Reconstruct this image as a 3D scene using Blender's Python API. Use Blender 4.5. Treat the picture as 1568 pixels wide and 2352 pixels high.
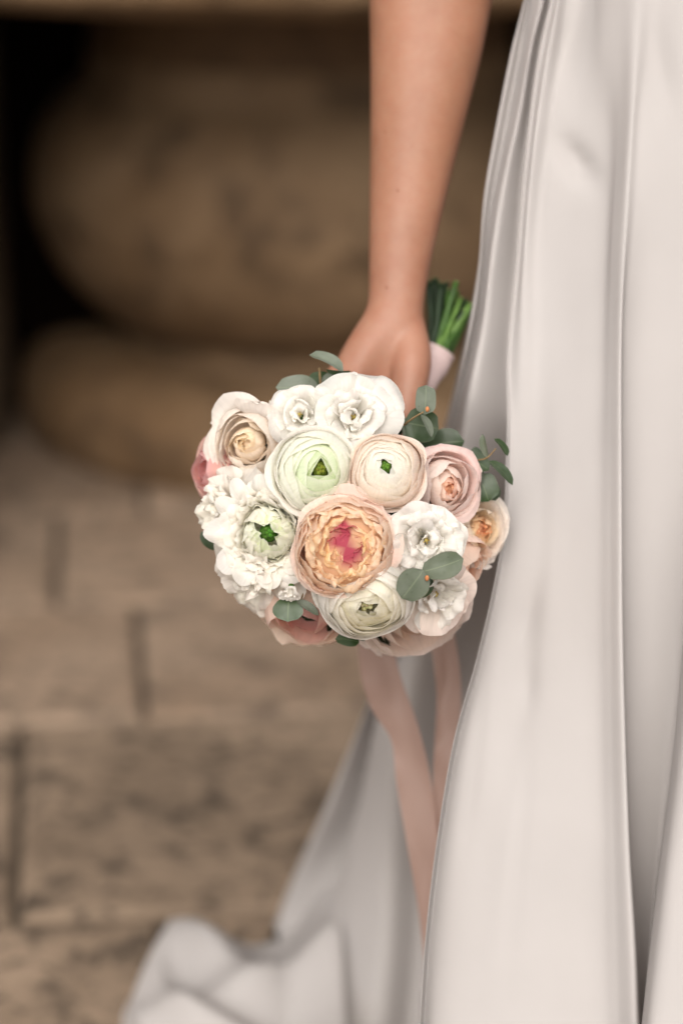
import bpy, math, random
from mathutils import Vector, Matrix, noise

scene = bpy.context.scene
for o in list(bpy.data.objects):
    bpy.data.objects.remove(o)
COL = scene.collection

# ------------------------------------------------------------------ camera
LENS, PITCH, CAM_Z = 85.0, math.radians(19.6), 1.36
FPX = LENS / 36.0 * 2352.0            # focal length in pixels of a 1568 x 2352 picture
cam_d = bpy.data.cameras.new('camera')
cam = bpy.data.objects.new('camera', cam_d)
COL.objects.link(cam)
cam.location = (0, 0, CAM_Z)
cam.rotation_euler = (math.pi / 2 - PITCH, 0, 0)
cam_d.sensor_fit = 'VERTICAL'
cam_d.sensor_height = 36.0
cam_d.sensor_width = 24.0
cam_d.lens = LENS
cam_d.clip_start, cam_d.clip_end = 0.05, 200
cam_d.dof.use_dof = True
cam_d.dof.focus_distance = 1.80
cam_d.dof.aperture_fstop = 2.2
scene.camera = cam

# ------------------------------------------------------------------ light
SUN_EL, SUN_AZ = math.radians(42), math.radians(-8)      # azimuth: from straight behind the camera towards the right
sun_dir = Vector((math.sin(SUN_AZ) * math.cos(SUN_EL), -math.cos(SUN_AZ) * math.cos(SUN_EL), math.sin(SUN_EL)))
world = bpy.data.worlds.new('World')
scene.world = world
world.use_nodes = True
wn, wl = world.node_tree.nodes, world.node_tree.links
wn.clear()
sky = wn.new('ShaderNodeTexSky')
sky.sky_type = 'NISHITA'
sky.sun_disc = False
sky.sun_elevation = SUN_EL
sky.sun_rotation = math.atan2(sun_dir.x, sun_dir.y)
sky.air_density, sky.dust_density, sky.ozone_density = 1.0, 4.0, 1.0
hs = wn.new('ShaderNodeHueSaturation')
hs.inputs['Saturation'].default_value = 0.16              # a grey overcast sky
tint = wn.new('ShaderNodeMix'); tint.data_type = 'RGBA'; tint.blend_type = 'MULTIPLY'
tint.inputs[0].default_value = 1.0
tint.inputs[7].default_value = (1.0, 0.953, 0.908, 1)
bg = wn.new('ShaderNodeBackground')
bg.inputs['Strength'].default_value = 0.145
wo = wn.new('ShaderNodeOutputWorld')
wl.new(sky.outputs[0], hs.inputs['Color'])
wl.new(hs.outputs[0], tint.inputs[6])
wl.new(tint.outputs[2], bg.inputs['Color'])
wl.new(bg.outputs[0], wo.inputs['Surface'])
sun_d = bpy.data.lights.new('sun', 'SUN')
sun_d.energy = 1.0
sun_d.angle = math.radians(60)
sun_d.color = (1.0, 0.96, 0.915)
sun = bpy.data.objects.new('sun', sun_d)
COL.objects.link(sun)
sun.rotation_euler = sun_dir.to_track_quat('Z', 'Y').to_euler()
scene.view_settings.view_transform = 'Standard'
scene.view_settings.look = 'None'
scene.view_settings.gamma = 1
scene.view_settings.use_curve_mapping = False
scene.view_settings.exposure = 0.70
scene.cycles.max_bounces = 14
scene.cycles.diffuse_bounces = 8
scene.cycles.transmission_bounces = 10

# ------------------------------------------------------------------ helpers
O_ = Vector((0, 0, CAM_Z))
CR = Vector((1, 0, 0))
CU = Vector((0, math.sin(PITCH), math.cos(PITCH)))
CF = Vector((0, math.cos(PITCH), -math.sin(PITCH)))

def P(px, py, d):
    """the point at depth d along the picture's ray (px, py)"""
    return O_ + CF * d + CR * ((px - 784) / FPX * d) - CU * ((py - 1176) / FPX * d)

def V(tx, ty, tz):
    """a direction given as right, down, towards the viewer"""
    return (CR * tx - CU * ty - CF * tz).normalized()

def floor_at(px, py, z=0.0):
    r = CF + CR * ((px - 784) / FPX) - CU * ((py - 1176) / FPX)
    return O_ + r * ((z - CAM_Z) / r.z)

def lerp(a, b, t): return a + (b - a) * t
def clamp(x, a=0.0, b=1.0): return max(a, min(b, x))
def sstep(a, b, x):
    t = clamp((x - a) / (b - a)); return t * t * (3 - 2 * t)
def mixc(a, b, t): return tuple(lerp(a[i], b[i], t) for i in range(3))

def cr(pts, t):
    """Catmull-Rom through pts (tuples), t in 0..1"""
    n = len(pts) - 1
    x = clamp(t) * n
    i = min(int(x), n - 1); f = x - i
    p1, p2 = pts[i], pts[i + 1]
    p0 = pts[i - 1] if i > 0 else tuple(2 * a - b for a, b in zip(p1, p2))
    p3 = pts[i + 2] if i + 2 <= n else tuple(2 * b - a for a, b in zip(p1, p2))
    return tuple(0.5 * (2 * b + (c - a) * f + (2 * a - 5 * b + 4 * c - d) * f * f + (3 * b - a - 3 * c + d) * f ** 3)
                 for a, b, c, d in zip(p0, p1, p2, p3))

def keyed(keys, y):
    """smooth interpolation of (y, values...) keys"""
    if y <= keys[0][0]:
        f = (y - keys[0][0]) / (keys[1][0] - keys[0][0])
        return tuple(a + (b - a) * f for a, b in zip(keys[0][1:], keys[1][1:]))
    if y >= keys[-1][0]: 
        return keys[-1][1:]
    for i in range(len(keys) - 1):
        if keys[i][0] <= y <= keys[i + 1][0]:
            break
    k1, k2 = keys[i], keys[i + 1]
    k0 = keys[i - 1] if i > 0 else None
    k3 = keys[i + 2] if i + 2 < len(keys) else None
    h = k2[0] - k1[0]; t = (y - k1[0]) / h
    out = []
    for c in range(1, len(k1)):
        m = (k2[c] - k1[c]) / h
        m1 = ((k2[c] - k0[c]) / (k2[0] - k0[0])) if k0 else m
        m2 = ((k3[c] - k1[c]) / (k3[0] - k1[0])) if k3 else m
        out.append((2*t**3 - 3*t*t + 1) * k1[c] + (t**3 - 2*t*t + t) * h * m1 + (-2*t**3 + 3*t*t) * k2[c] + (t**3 - t*t) * h * m2)
    return tuple(out)

def nz(*a): return noise.noise(Vector(a))

def mesh_obj(name, verts, faces, mat, parent=None, smooth=True, cols=None, uvs=None, label=None, cat=None, kind=None, group=None):
    me = bpy.data.meshes.new(name)
    me.from_pydata([tuple(v) for v in verts], [], faces)
    me.validate()
    if smooth:
        me.polygons.foreach_set('use_smooth', [True] * len(me.polygons))
    if cols:
        a = me.color_attributes.new('pigment', 'FLOAT_COLOR', 'POINT')
        flat = []
        for c in cols: flat += [c[0], c[1], c[2], 1.0]
        a.data.foreach_set('color', flat)
    if uvs:
        uvl = me.uv_layers.new(name='UVMap')
        li = [0] * len(me.loops)
        me.loops.foreach_get('vertex_index', li)
        flat = []
        for i in li: flat += [uvs[i][0], uvs[i][1]]
        uvl.data.foreach_set('uv', flat)
    me.materials.append(mat)
    o = bpy.data.objects.new(name, me)
    COL.objects.link(o)
    if parent: o.parent = parent
    tag(o, label, cat, kind, group)
    return o

def tag(o, label=None, cat=None, kind=None, group=None):
    if label: o['label'] = label
    if cat: o['category'] = cat
    if kind: o['kind'] = kind
    if group: o['group'] = group
    return o

def empty(name, loc, label, cat):
    o = bpy.data.objects.new(name, None)
    o.empty_display_size = 0.05
    COL.objects.link(o)
    o.location = loc
    return tag(o, label, cat)

def tube(path, radii, seg=10, cap=True, squash=None):
    """tube along 3D points; returns verts, faces"""
    vs, fs = [], []
    n = len(path)
    ref = None
    for i in range(n):
        t = (path[min(i + 1, n - 1)] - path[max(i - 1, 0)]).normalized()
        if ref is None:
            ref = t.orthogonal().normalized()
        ref = (ref - t * ref.dot(t)).normalized()
        b = t.cross(ref)
        r = radii[i] if hasattr(radii, '__len__') else radii
        for k in range(seg):
            a = 2 * math.pi * k / seg
            vs.append(path[i] + ref * (r * math.cos(a)) + b * (r * math.sin(a)))
    for i in range(n - 1):
        for k in range(seg):
            k2 = (k + 1) % seg
            fs.append((i * seg + k, i * seg + k2, (i + 1) * seg + k2, (i + 1) * seg + k))
    if cap:
        fs.append(tuple(range(seg - 1, -1, -1)))
        fs.append(tuple((n - 1) * seg + k for k in range(seg)))
    return vs, fs

def blob(c, r, seg=10, rings=6, stretch=1.0, axis=None):
    vs, fs = [], []
    for j in range(rings + 1):
        th = math.pi * j / rings
        for i in range(seg):
            a = 2 * math.pi * i / seg
            vs.append(Vector((c[0] + r * math.sin(th) * math.cos(a), c[1] + r * math.sin(th) * math.sin(a), c[2] + r * stretch * math.cos(th))))
    for j in range(rings):
        for i in range(seg):
            i2 = (i + 1) % seg
            fs.append((j * seg + i, (j + 1) * seg + i, (j + 1) * seg + i2, j * seg + i2))
    return vs, fs

# ------------------------------------------------------------------ materials
def new_mat(name):
    m = bpy.data.materials.new(name)
    m.use_nodes = True
    nt = m.node_tree
    for n in list(nt.nodes): nt.nodes.remove(n)
    out = nt.nodes.new('ShaderNodeOutputMaterial')
    return m, nt.nodes, nt.links, out

def noise_node(N, L, vec, scale, detail=4, rough=0.55, dist=0.0):
    n = N.new('ShaderNodeTexNoise')
    n.inputs['Scale'].default_value = scale
    n.inputs['Detail'].default_value = detail
    n.inputs['Roughness'].default_value = rough
    n.inputs['Distortion'].default_value = dist
    if vec is not None: L.new(vec, n.inputs['Vector'])
    return n

def ramp(N, L, fac, stops):
    r = N.new('ShaderNodeValToRGB')
    els = r.color_ramp.elements
    while len(els) < len(stops): els.new(0.5)
    for e, (p, c) in zip(els, stops):
        e.position = p
        e.color = (c[0], c[1], c[2], 1) if hasattr(c, '__len__') else (c, c, c, 1)
    L.new(fac, r.inputs['Fac'])
    return r

def mixn(N, L, fac, a, b, mode='MIX'):
    m = N.new('ShaderNodeMix'); m.data_type = 'RGBA'; m.blend_type = mode
    if hasattr(fac, 'links'): L.new(fac, m.inputs[0])
    else: m.inputs[0].default_value = fac
    for s, v in ((6, a), (7, b)):
        if hasattr(v, 'links'): L.new(v, m.inputs[s])
        else: m.inputs[s].default_value = (v[0], v[1], v[2], 1)
    return m.outputs[2]

def bump(N, L, h, strength, dist):
    b = N.new('ShaderNodeBump')
    b.inputs['Strength'].default_value = strength
    b.inputs['Distance'].default_value = dist
    L.new(h, b.inputs['Height'])
    return b.outputs[0]

def petal_material():
    m, N, L, out = new_mat('petal')
    at = N.new('ShaderNodeAttribute'); at.attribute_name = 'pigment'
    uv = N.new('ShaderNodeUVMap')
    mp = N.new('ShaderNodeMapping'); mp.inputs['Scale'].default_value = (26, 2.2, 1)
    L.new(uv.outputs[0], mp.inputs[0])
    veins = noise_node(N, L, mp.outputs[0], 1.0, 3)
    pr = N.new('ShaderNodeBsdfPrincipled')
    vr = ramp(N, L, veins.outputs[0], [(0.3, 0.90), (0.6, 1.0)])
    col = mixn(N, L, 1.0, at.outputs['Color'], vr.outputs[0], 'MULTIPLY')
    L.new(col, pr.inputs['Base Color'])
    pr.inputs['Roughness'].default_value = 0.62
    pr.inputs['Specular IOR Level'].default_value = 0.22
    pr.inputs['Sheen Weight'].default_value = 0.06
    nb = bump(N, L, veins.outputs[0], 0.22, 0.0008)
    L.new(nb, pr.inputs['Normal'])
    tr = N.new('ShaderNodeBsdfTranslucent')
    L.new(col, tr.inputs['Color'])
    mx = N.new('ShaderNodeMixShader'); mx.inputs[0].default_value = 0.54
    L.new(pr.outputs[0], mx.inputs[1]); L.new(tr.outputs[0], mx.inputs[2])
    L.new(mx.outputs[0], out.inputs['Surface'])
    return m

def leaf_material(name, top, edge, rough=0.5, trans=0.12):
    m, N, L, out = new_mat(name)
    tc = N.new('ShaderNodeTexCoord')
    uv = N.new('ShaderNodeUVMap')
    n1 = noise_node(N, L, tc.outputs['Object'], 90, 5, 0.6)
    oi = N.new('ShaderNodeObjectInfo')
    r1 = ramp(N, L, n1.outputs[0], [(0.3, mixc(top, edge, 0.5)), (0.62, top)])
    # red-green rim of the leaf: distance from the centre of its blade
    sep = N.new('ShaderNodeSeparateXYZ'); L.new(uv.outputs[0], sep.inputs[0])
    def mth(op, a, b=None):
        q = N.new('ShaderNodeMath'); q.operation = op
        if hasattr(a, 'links'): L.new(a, q.inputs[0])
        else: q.inputs[0].default_value = a
        if b is not None:
            if hasattr(b, 'links'): L.new(b, q.inputs[1])
            else: q.inputs[1].default_value = b
        return q.outputs[0]
    e = mth('ABSOLUTE', mth('SUBTRACT', sep.outputs[0], 0.5))
    rim = ramp(N, L, e, [(0.47, 0.0), (0.5, 0.55)])
    mid = ramp(N, L, e, [(0.0, 0.6), (0.035, 0.0)])
    c1 = mixn(N, L, rim.outputs[0], r1.outputs[0], (0.10, 0.07, 0.04))
    n4 = noise_node(N, L, tc.outputs['Object'], 380, 2, 0.5)
    sp = ramp(N, L, n4.outputs[0], [(0.66, 0.0), (0.72, 0.55)])
    c1 = mixn(N, L, sp.outputs[0], c1, mixc(top, (0.02, 0.02, 0.01), 0.8))
    n5 = noise_node(N, L, tc.outputs['Object'], 35, 3, 0.6)
    bl = ramp(N, L, n5.outputs[0], [(0.42, 0.0), (0.68, 0.5)])
    c1 = mixn(N, L, bl.outputs[0], c1, mixc(top, (0.42, 0.47, 0.42), 0.35))
    c2 = mixn(N, L, mid.outputs[0], c1, mixc(top, (0.3, 0.36, 0.22), 0.5))
    bright = N.new('ShaderNodeHueSaturation')
    mr = N.new('ShaderNodeMapRange'); mr.inputs[3].default_value = 0.8; mr.inputs[4].default_value = 1.2
    L.new(oi.outputs['Random'], mr.inputs[0]); L.new(mr.outputs[0], bright.inputs['Value'])
    L.new(c2, bright.inputs['Color'])
    pr = N.new('ShaderNodeBsdfPrincipled')
    L.new(bright.outputs[0], pr.inputs['Base Color'])
    pr.inputs['Roughness'].default_value = rough
    pr.inputs['Specular IOR Level'].default_value = 0.35
    L.new(bump(N, L, n1.outputs[0], 0.25, 0.001), pr.inputs['Normal'])
    tr = N.new('ShaderNodeBsdfTranslucent'); tr.inputs['Color'].default_value = (0.10, 0.22, 0.04, 1)
    mx = N.new('ShaderNodeMixShader'); mx.inputs[0].default_value = trans
    L.new(pr.outputs[0], mx.inputs[1]); L.new(tr.outputs[0], mx.inputs[2])
    L.new(mx.outputs[0], out.inputs['Surface'])
    return m

def skin_material():
    m, N, L, out = new_mat('skin')
    tc = N.new('ShaderNodeTexCoord')
    n1 = noise_node(N, L, tc.outputs['Object'], 22, 5, 0.6)
    n2 = noise_node(N, L, tc.outputs['Object'], 420, 3, 0.6)
    n3 = noise_node(N, L, tc.outputs['Object'], 70, 4, 0.7)
    c = ramp(N, L, n1.outputs[0], [(0.3, (0.250, 0.118, 0.068)), (0.7, (0.310, 0.152, 0.092))])
    c3 = ramp(N, L, n3.outputs[0], [(0.33, (0.95, 0.86, 0.83)), (0.66, (1.0, 1.0, 1.0))])
    cc = mixn(N, L, 1.0, c.outputs[0], c3.outputs[0], 'MULTIPLY')
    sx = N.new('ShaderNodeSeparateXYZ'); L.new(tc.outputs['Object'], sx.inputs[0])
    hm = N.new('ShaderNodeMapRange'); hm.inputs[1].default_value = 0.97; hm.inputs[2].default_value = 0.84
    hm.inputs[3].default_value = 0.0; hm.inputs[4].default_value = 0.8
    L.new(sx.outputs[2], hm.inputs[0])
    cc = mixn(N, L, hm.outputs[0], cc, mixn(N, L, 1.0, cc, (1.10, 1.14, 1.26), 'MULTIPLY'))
    pr = N.new('ShaderNodeBsdfPrincipled')
    L.new(cc, pr.inputs['Base Color'])
    pr.inputs['Roughness'].default_value = 0.5
    pr.inputs['Specular IOR Level'].default_value = 0.4
    pr.inputs['Subsurface Weight'].default_value = 0.25
    pr.inputs['Subsurface Radius'].default_value = (1.0, 0.35, 0.18)
    pr.inputs['Subsurface Scale'].default_value = 0.004
    L.new(bump(N, L, n2.outputs[0], 0.12, 0.0006), pr.inputs['Normal'])
    L.new(pr.outputs[0], out.inputs['Surface'])
    return m

def satin_material(name, col, rough=0.42, trans=0.0, weave=True):
    m, N, L, out = new_mat(name)
    tc = N.new('ShaderNodeTexCoord')
    n1 = noise_node(N, L, tc.outputs['Object'], 9, 4, 0.55)
    n2 = noise_node(N, L, tc.outputs['Object'], 900, 2, 0.5)
    c = ramp(N, L, n1.outputs[0], [(0.3, mixc(col, (0, 0, 0), 0.05)), (0.7, col)])
    pr = N.new('ShaderNodeBsdfPrincipled')
    L.new(c.outputs[0], pr.inputs['Base Color'])
    pr.inputs['Roughness'].default_value = rough
    pr.inputs['Specular IOR Level'].default_value = 0.2
    hb = N.new('ShaderNodeMath'); hb.operation = 'MULTIPLY_ADD'
    L.new(n2.outputs[0], hb.inputs[0]); hb.inputs[1].default_value = 0.06
    L.new(n1.outputs[0], hb.inputs[2])
    L.new(bump(N, L, hb.outputs[0], 0.22, 0.006), pr.inputs['Normal'])
    if trans > 0:
        tr = N.new('ShaderNodeBsdfTranslucent'); L.new(c.outputs[0], tr.inputs['Color'])
        mx = N.new('ShaderNodeMixShader'); mx.inputs[0].default_value = trans
        L.new(pr.outputs[0], mx.inputs[1]); L.new(tr.outputs[0], mx.inputs[2])
        L.new(mx.outputs[0], out.inputs['Surface'])
    else:
        L.new(pr.outputs[0], out.inputs['Surface'])
    return m

def stone_material(name, a, b, dark, pit=0.5, scale=1.0, stain=0.5):
    m, N, L, out = new_mat(name)
    tc = N.new('ShaderNodeTexCoord')
    geo = N.new('ShaderNodeNewGeometry')
    oi = N.new('ShaderNodeObjectInfo')
    ofs = N.new('ShaderNodeVectorMath'); ofs.operation = 'MULTIPLY_ADD'
    cmb = N.new('ShaderNodeCombineXYZ')
    L.new(oi.outputs['Random'], cmb.inputs[0]); L.new(oi.outputs['Random'], cmb.inputs[1])
    L.new(cmb.outputs[0], ofs.inputs[0]); ofs.inputs[1].default_value = (37, 53, 0)
    L.new(geo.outputs['Position'], ofs.inputs[2])
    vec = ofs.outputs[0]
    big = noise_node(N, L, vec, 3.0 * scale, 5, 0.6, 0.4)
    mid = noise_node(N, L, vec, 11 * scale, 9, 0.72, 0.2)
    fine = noise_node(N, L, vec, 34 * scale, 6, 0.65)
    c1 = ramp(N, L, big.outputs[0], [(0.34, a), (0.66, b)])
    st = ramp(N, L, mid.outputs[0], [(0.38, stain), (0.50, 0.0)])
    c2 = mixn(N, L, st.outputs[0], c1.outputs[0], dark)
    pf = ramp(N, L, fine.outputs[0], [(0.36, pit), (0.48, 0.0)])
    c3 = mixn(N, L, pf.outputs[0], c2, mixc(dark, (0.02, 0.015, 0.01), 0.4))
    hv = N.new('ShaderNodeHueSaturation')
    mr = N.new('ShaderNodeMapRange'); mr.inputs[3].default_value = 0.86; mr.inputs[4].default_value = 1.12
    L.new(oi.outputs['Random'], mr.inputs[0]); L.new(mr.outputs[0], hv.inputs['Value'])
    L.new(c3, hv.inputs['Color'])
    pr = N.new('ShaderNodeBsdfPrincipled')
    L.new(hv.outputs[0], pr.inputs['Base Color'])
    pr.inputs['Roughness'].default_value = 0.75
    pr.inputs['Specular IOR Level'].default_value = 0.25
    L.new(bump(N, L, fine.outputs[0], 0.5, 0.006), pr.inputs['Normal'])
    L.new(pr.outputs[0], out.inputs['Surface'])
    return m

def plain_material(name, col, rough=0.7, spec=0.3, var=0.12, scale=40):
    m, N, L, out = new_mat(name)
    tc = N.new('ShaderNodeTexCoord')
    n1 = noise_node(N, L, tc.outputs['Object'], scale, 4)
    c = ramp(N, L, n1.outputs[0], [(0.3, mixc(col, (0, 0, 0), var)), (0.7, tuple(min(0.9, x * (1 + var)) for x in col))])
    pr = N.new('ShaderNodeBsdfPrincipled')
    L.new(c.outputs[0], pr.inputs['Base Color'])
    pr.inputs['Roughness'].default_value = rough
    pr.inputs['Specular IOR Level'].default_value = spec
    L.new(bump(N, L, n1.outputs[0], 0.2, 0.001), pr.inputs['Normal'])
    L.new(pr.outputs[0], out.inputs['Surface'])
    return m

M_PETAL = petal_material()
M_GREYLEAF = leaf_material('eucalyptus_grey', (0.105, 0.120, 0.088), (0.060, 0.078, 0.052), 0.62)
M_DARKLEAF = leaf_material('eucalyptus_dark', (0.022, 0.044, 0.012), (0.012, 0.026, 0.008), 0.42)
M_SKIN = skin_material()
M_DRESS = satin_material('ivory_satin', (0.52, 0.494, 0.482), 0.72, 0.30)
M_RIBBON = satin_material('rose_ribbon', (0.46, 0.315, 0.265), 0.36, 0.45)
M_WRAP = satin_material('pale_pink_wrap', (0.50, 0.385, 0.375), 0.40, 0.0)
M_PAVING = stone_material('travertine_paving', (0.225, 0.158, 0.108), (0.292, 0.216, 0.156), (0.075, 0.056, 0.042), 0.7, 1.0, 0.75)
M_WEATHERED = stone_material('weathered_travertine_paving', (0.178, 0.130, 0.091), (0.295, 0.218, 0.155), (0.052, 0.040, 0.030), 0.85, 1.15, 0.9)
M_MORTAR = stone_material('mortar', (0.062, 0.046, 0.034), (0.085, 0.065, 0.047), (0.045, 0.034, 0.024), 0.3)
M_FOUNTAIN = stone_material('fountain_stone', (0.112, 0.066, 0.032), (0.200, 0.132, 0.076), (0.050, 0.030, 0.016), 0.2, 0.8, 0.75)
M_NECK_SHADE = stone_material('shaded_fountain_stone', (0.075, 0.040, 0.018), (0.115, 0.066, 0.032), (0.045, 0.025, 0.012), 0.12, 0.8, 0.5)  # darker fountain stone for the neck: the basin's shade put into the colour
M_WALL = plain_material('near_black_wall', (0.0035, 0.002, 0.0015), 0.95, 0.0, 0.0, 6)  # one even near-black tone for the whole back panel
M_JAMB = stone_material('jamb_stone', (0.11, 0.072, 0.042), (0.16, 0.11, 0.068), (0.05, 0.035, 0.022), 0.2)
M_SHADE_SLAB = plain_material('shade_slab_timber', (0.05, 0.032, 0.02), 0.8, 0.2, 0.25, 8)
M_STEM = plain_material('green_stem', (0.042, 0.098, 0.018), 0.5, 0.35, 0.5, 45)
M_STEML = plain_material('light_green_stem', (0.085, 0.160, 0.035), 0.5, 0.35, 0.45, 45)
M_STEMD = plain_material('dark_green_stem', (0.012, 0.028, 0.010), 0.5, 0.4, 0.3, 60)
M_CUT = plain_material('cut_stem_end', (0.30, 0.38, 0.16), 0.6, 0.3, 0.2, 200)
M_TWIG = plain_material('twig', (0.17, 0.115, 0.055), 0.6, 0.3, 0.25, 200)
M_TIP = plain_material('twig_bud', (0.42, 0.16, 0.06), 0.6, 0.3, 0.25, 300)
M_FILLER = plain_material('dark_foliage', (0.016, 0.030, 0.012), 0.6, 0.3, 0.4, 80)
M_MOLE = plain_material('mole', (0.20, 0.075, 0.04), 0.6, 0.3, 0.1, 200)
M_GROUND = stone_material('far_ground', (0.22, 0.155, 0.10), (0.30, 0.215, 0.145), (0.10, 0.07, 0.045), 0.4)

# ------------------------------------------------------------------ ground and paving
g = 60.0
ground = mesh_obj('ground', [(-g, -g, -0.012), (g, -g, -0.012), (g, g, -0.012), (-g, g, -0.012)], [(0, 1, 2, 3)], M_MORTAR, smooth=False, kind='structure')
TH = math.radians(6.0)
def to_tile(p): return (p.x * math.cos(TH) + p.y * math.sin(TH), -p.x * math.sin(TH) + p.y * math.cos(TH))
def from_tile(a, b, z): return Vector((a * math.cos(TH) - b * math.sin(TH), a * math.sin(TH) + b * math.cos(TH), z))

def paving_stone(a0, a1, b0, b1, seed, mat):
    rnd = random.Random(seed)
    gap, bev = 0.0070, 0.006
    h = rnd.uniform(-0.002, 0.002)
    a0 += gap; a1 -= gap; b0 += gap; b1 -= gap
    def ring(ins, z):
        j = [rnd.uniform(-.003, .003) for _ in range(8)]
        return [from_tile(a0 + ins + j[0], b0 + ins + j[1], z), from_tile(a1 - ins + j[2], b0 + ins + j[3], z),
                from_tile(a1 - ins + j[4], b1 - ins + j[5], z), from_tile(a0 + ins + j[6], b1 - ins + j[7], z)]
    vs = ring(0, -0.04) + ring(0, -0.008 + h) + ring(bev * 0.4, -0.002 + h) + ring(bev * 1.6, h)
    fs = []
    for r in range(3):
        for k in range(4):
            k2 = (k + 1) % 4
            fs.append((r * 4 + k, r * 4 + k2, (r + 1) * 4 + k2, (r + 1) * 4 + k))
    fs.append((12, 13, 14, 15))
    return mesh_obj('paving_stone', vs, fs, mat, ground, smooth=False)

row_px = [(200, 1170), (200, 1386), (200, 1655), (200, 2108)]       # where the joints between the courses lie
rb = [to_tile(floor_at(*q))[1] for q in row_px]                      # far to near
rows = [rb[0] + 0.80, rb[0] + 0.40] + rb + [rb[3] - 0.50, rb[3] - 0.92, rb[3] - 1.40, rb[3] - 1.85, rb[3] - 2.4]
joint_px = {1: (330, 1140), 2: (130, 1300), 3: (322, 1500), 4: (45, 1850), 5: (375, 2150)}
sd = 1
for i in range(len(rows) - 1):
    b1, b0 = rows[i], rows[i + 1]
    rr = random.Random(40 + i)
    if i in joint_px:
        q = floor_at(*joint_px[i]); a = to_tile(q)[0]
    else:
        a = -0.15 + rr.uniform(-.2, .2)
    edges = [a]
    while edges[-1] < 1.9: edges.append(edges[-1] + rr.uniform(0.58, 0.8))
    while edges[0] > -1.4: edges.insert(0, edges[0] - rr.uniform(0.58, 0.8))
    for k in range(len(edges) - 1):
        paving_stone(edges[k], edges[k + 1], b0, b1, sd, M_WEATHERED if i >= 4 else M_PAVING); sd += 1

# ------------------------------------------------------------------ wall fountain and back wall
def lathe(profile, cx, cy, seg=96, a0=0.0, a1=2 * math.pi):
    vs, fs = [], []
    n = len(profile)
    for i in range(seg + 1):
        a = a0 + (a1 - a0) * i / seg
        for r, z in profile:
            vs.append((cx + r * math.cos(a), cy + r * math.sin(a), z))
    for i in range(seg):
        for j in range(n - 1):
            fs.append((i * n + j, (i + 1) * n + j, (i + 1) * n + j + 1, i * n + j + 1))
    return vs, fs

def smooth_profile(pts, n=40):
    return [cr(pts, i / n) for i in range(n + 1)]

FY = 4.40
FX = (690 - 784) / FPX * (FY * math.cos(PITCH) + CAM_Z * math.sin(PITCH))
fountain = empty('wall_fountain', (FX, FY, 0), 'round brown stone fountain pedestal with bulging body under a wide basin behind the bouquet', 'fountain')
def fpart(name, prof, mat=M_FOUNTAIN, a0=math.pi, a1=2 * math.pi):
    vs, fs = lathe(prof, 0, 0, 96, a0, a1)
    return mesh_obj(name, vs, fs, mat, fountain)
fpart('base_ring', smooth_profile([(0.515, 0.0), (0.527, 0.03), (0.53, 0.07), (0.515, 0.115), (0.47, 0.15), (0.40, 0.163), (0.34, 0.167)]))
fpart('pedestal_body', smooth_profile([(0.335, 0.165), (0.33, 0.20), (0.385, 0.235), (0.45, 0.31), (0.487, 0.40), (0.492, 0.46), (0.478, 0.54), (0.44, 0.60), (0.40, 0.635), (0.385, 0.66), (0.385, 0.70)], 60))
fpart('neck', smooth_profile([(0.382, 0.70), (0.378, 0.73), (0.385, 0.79), (0.43, 0.835), (0.5, 0.85)]), M_NECK_SHADE)
fpart('basin', smooth_profile([(0.5, 0.851), (0.7, 0.85), (0.9, 0.862), (0.985, 0.887), (1.005, 0.92), (1.01, 0.98), (1.0, 1.005), (0.97, 1.01), (0.95, 0.99), (0.9, 0.95), (0.6, 0.91), (0.0, 0.90)], 80))

def box(x0, x1, y0, y1, z0, z1):
    vs = [(x0, y0, z0), (x1, y0, z0), (x1, y1, z0), (x0, y1, z0), (x0, y0, z1), (x1, y0, z1), (x1, y1, z1), (x0, y1, z1)]
    fs = [(0, 3, 2, 1), (4, 5, 6, 7), (0, 1, 5, 4), (1, 2, 6, 5), (2, 3, 7, 6), (3, 0, 4, 7)]
    return vs, fs

WY = FY + 0.004
jx = (22 - 784) / FPX * (WY * math.cos(PITCH) + 0.38)
wall = empty('wall', (jx, WY, 0), 'near-black back wall behind the round stone fountain', 'wall')
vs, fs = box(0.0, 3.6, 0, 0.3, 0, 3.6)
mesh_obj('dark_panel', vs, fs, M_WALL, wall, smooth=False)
vs, fs = box(-2.5, -0.003, -1.0, 0.3, 0, 3.6)  # jamb carried forward out of view to block light from the left
mesh_obj('stone_jamb', vs, fs, M_JAMB, wall, smooth=False)

# ------------------------------------------------------------------ the bride: dress
bride = empty('person', (0.3, 2.1, 0), 'bride in an ivory satin gown, bare arm hanging down, holding the bouquet', 'person')

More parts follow.
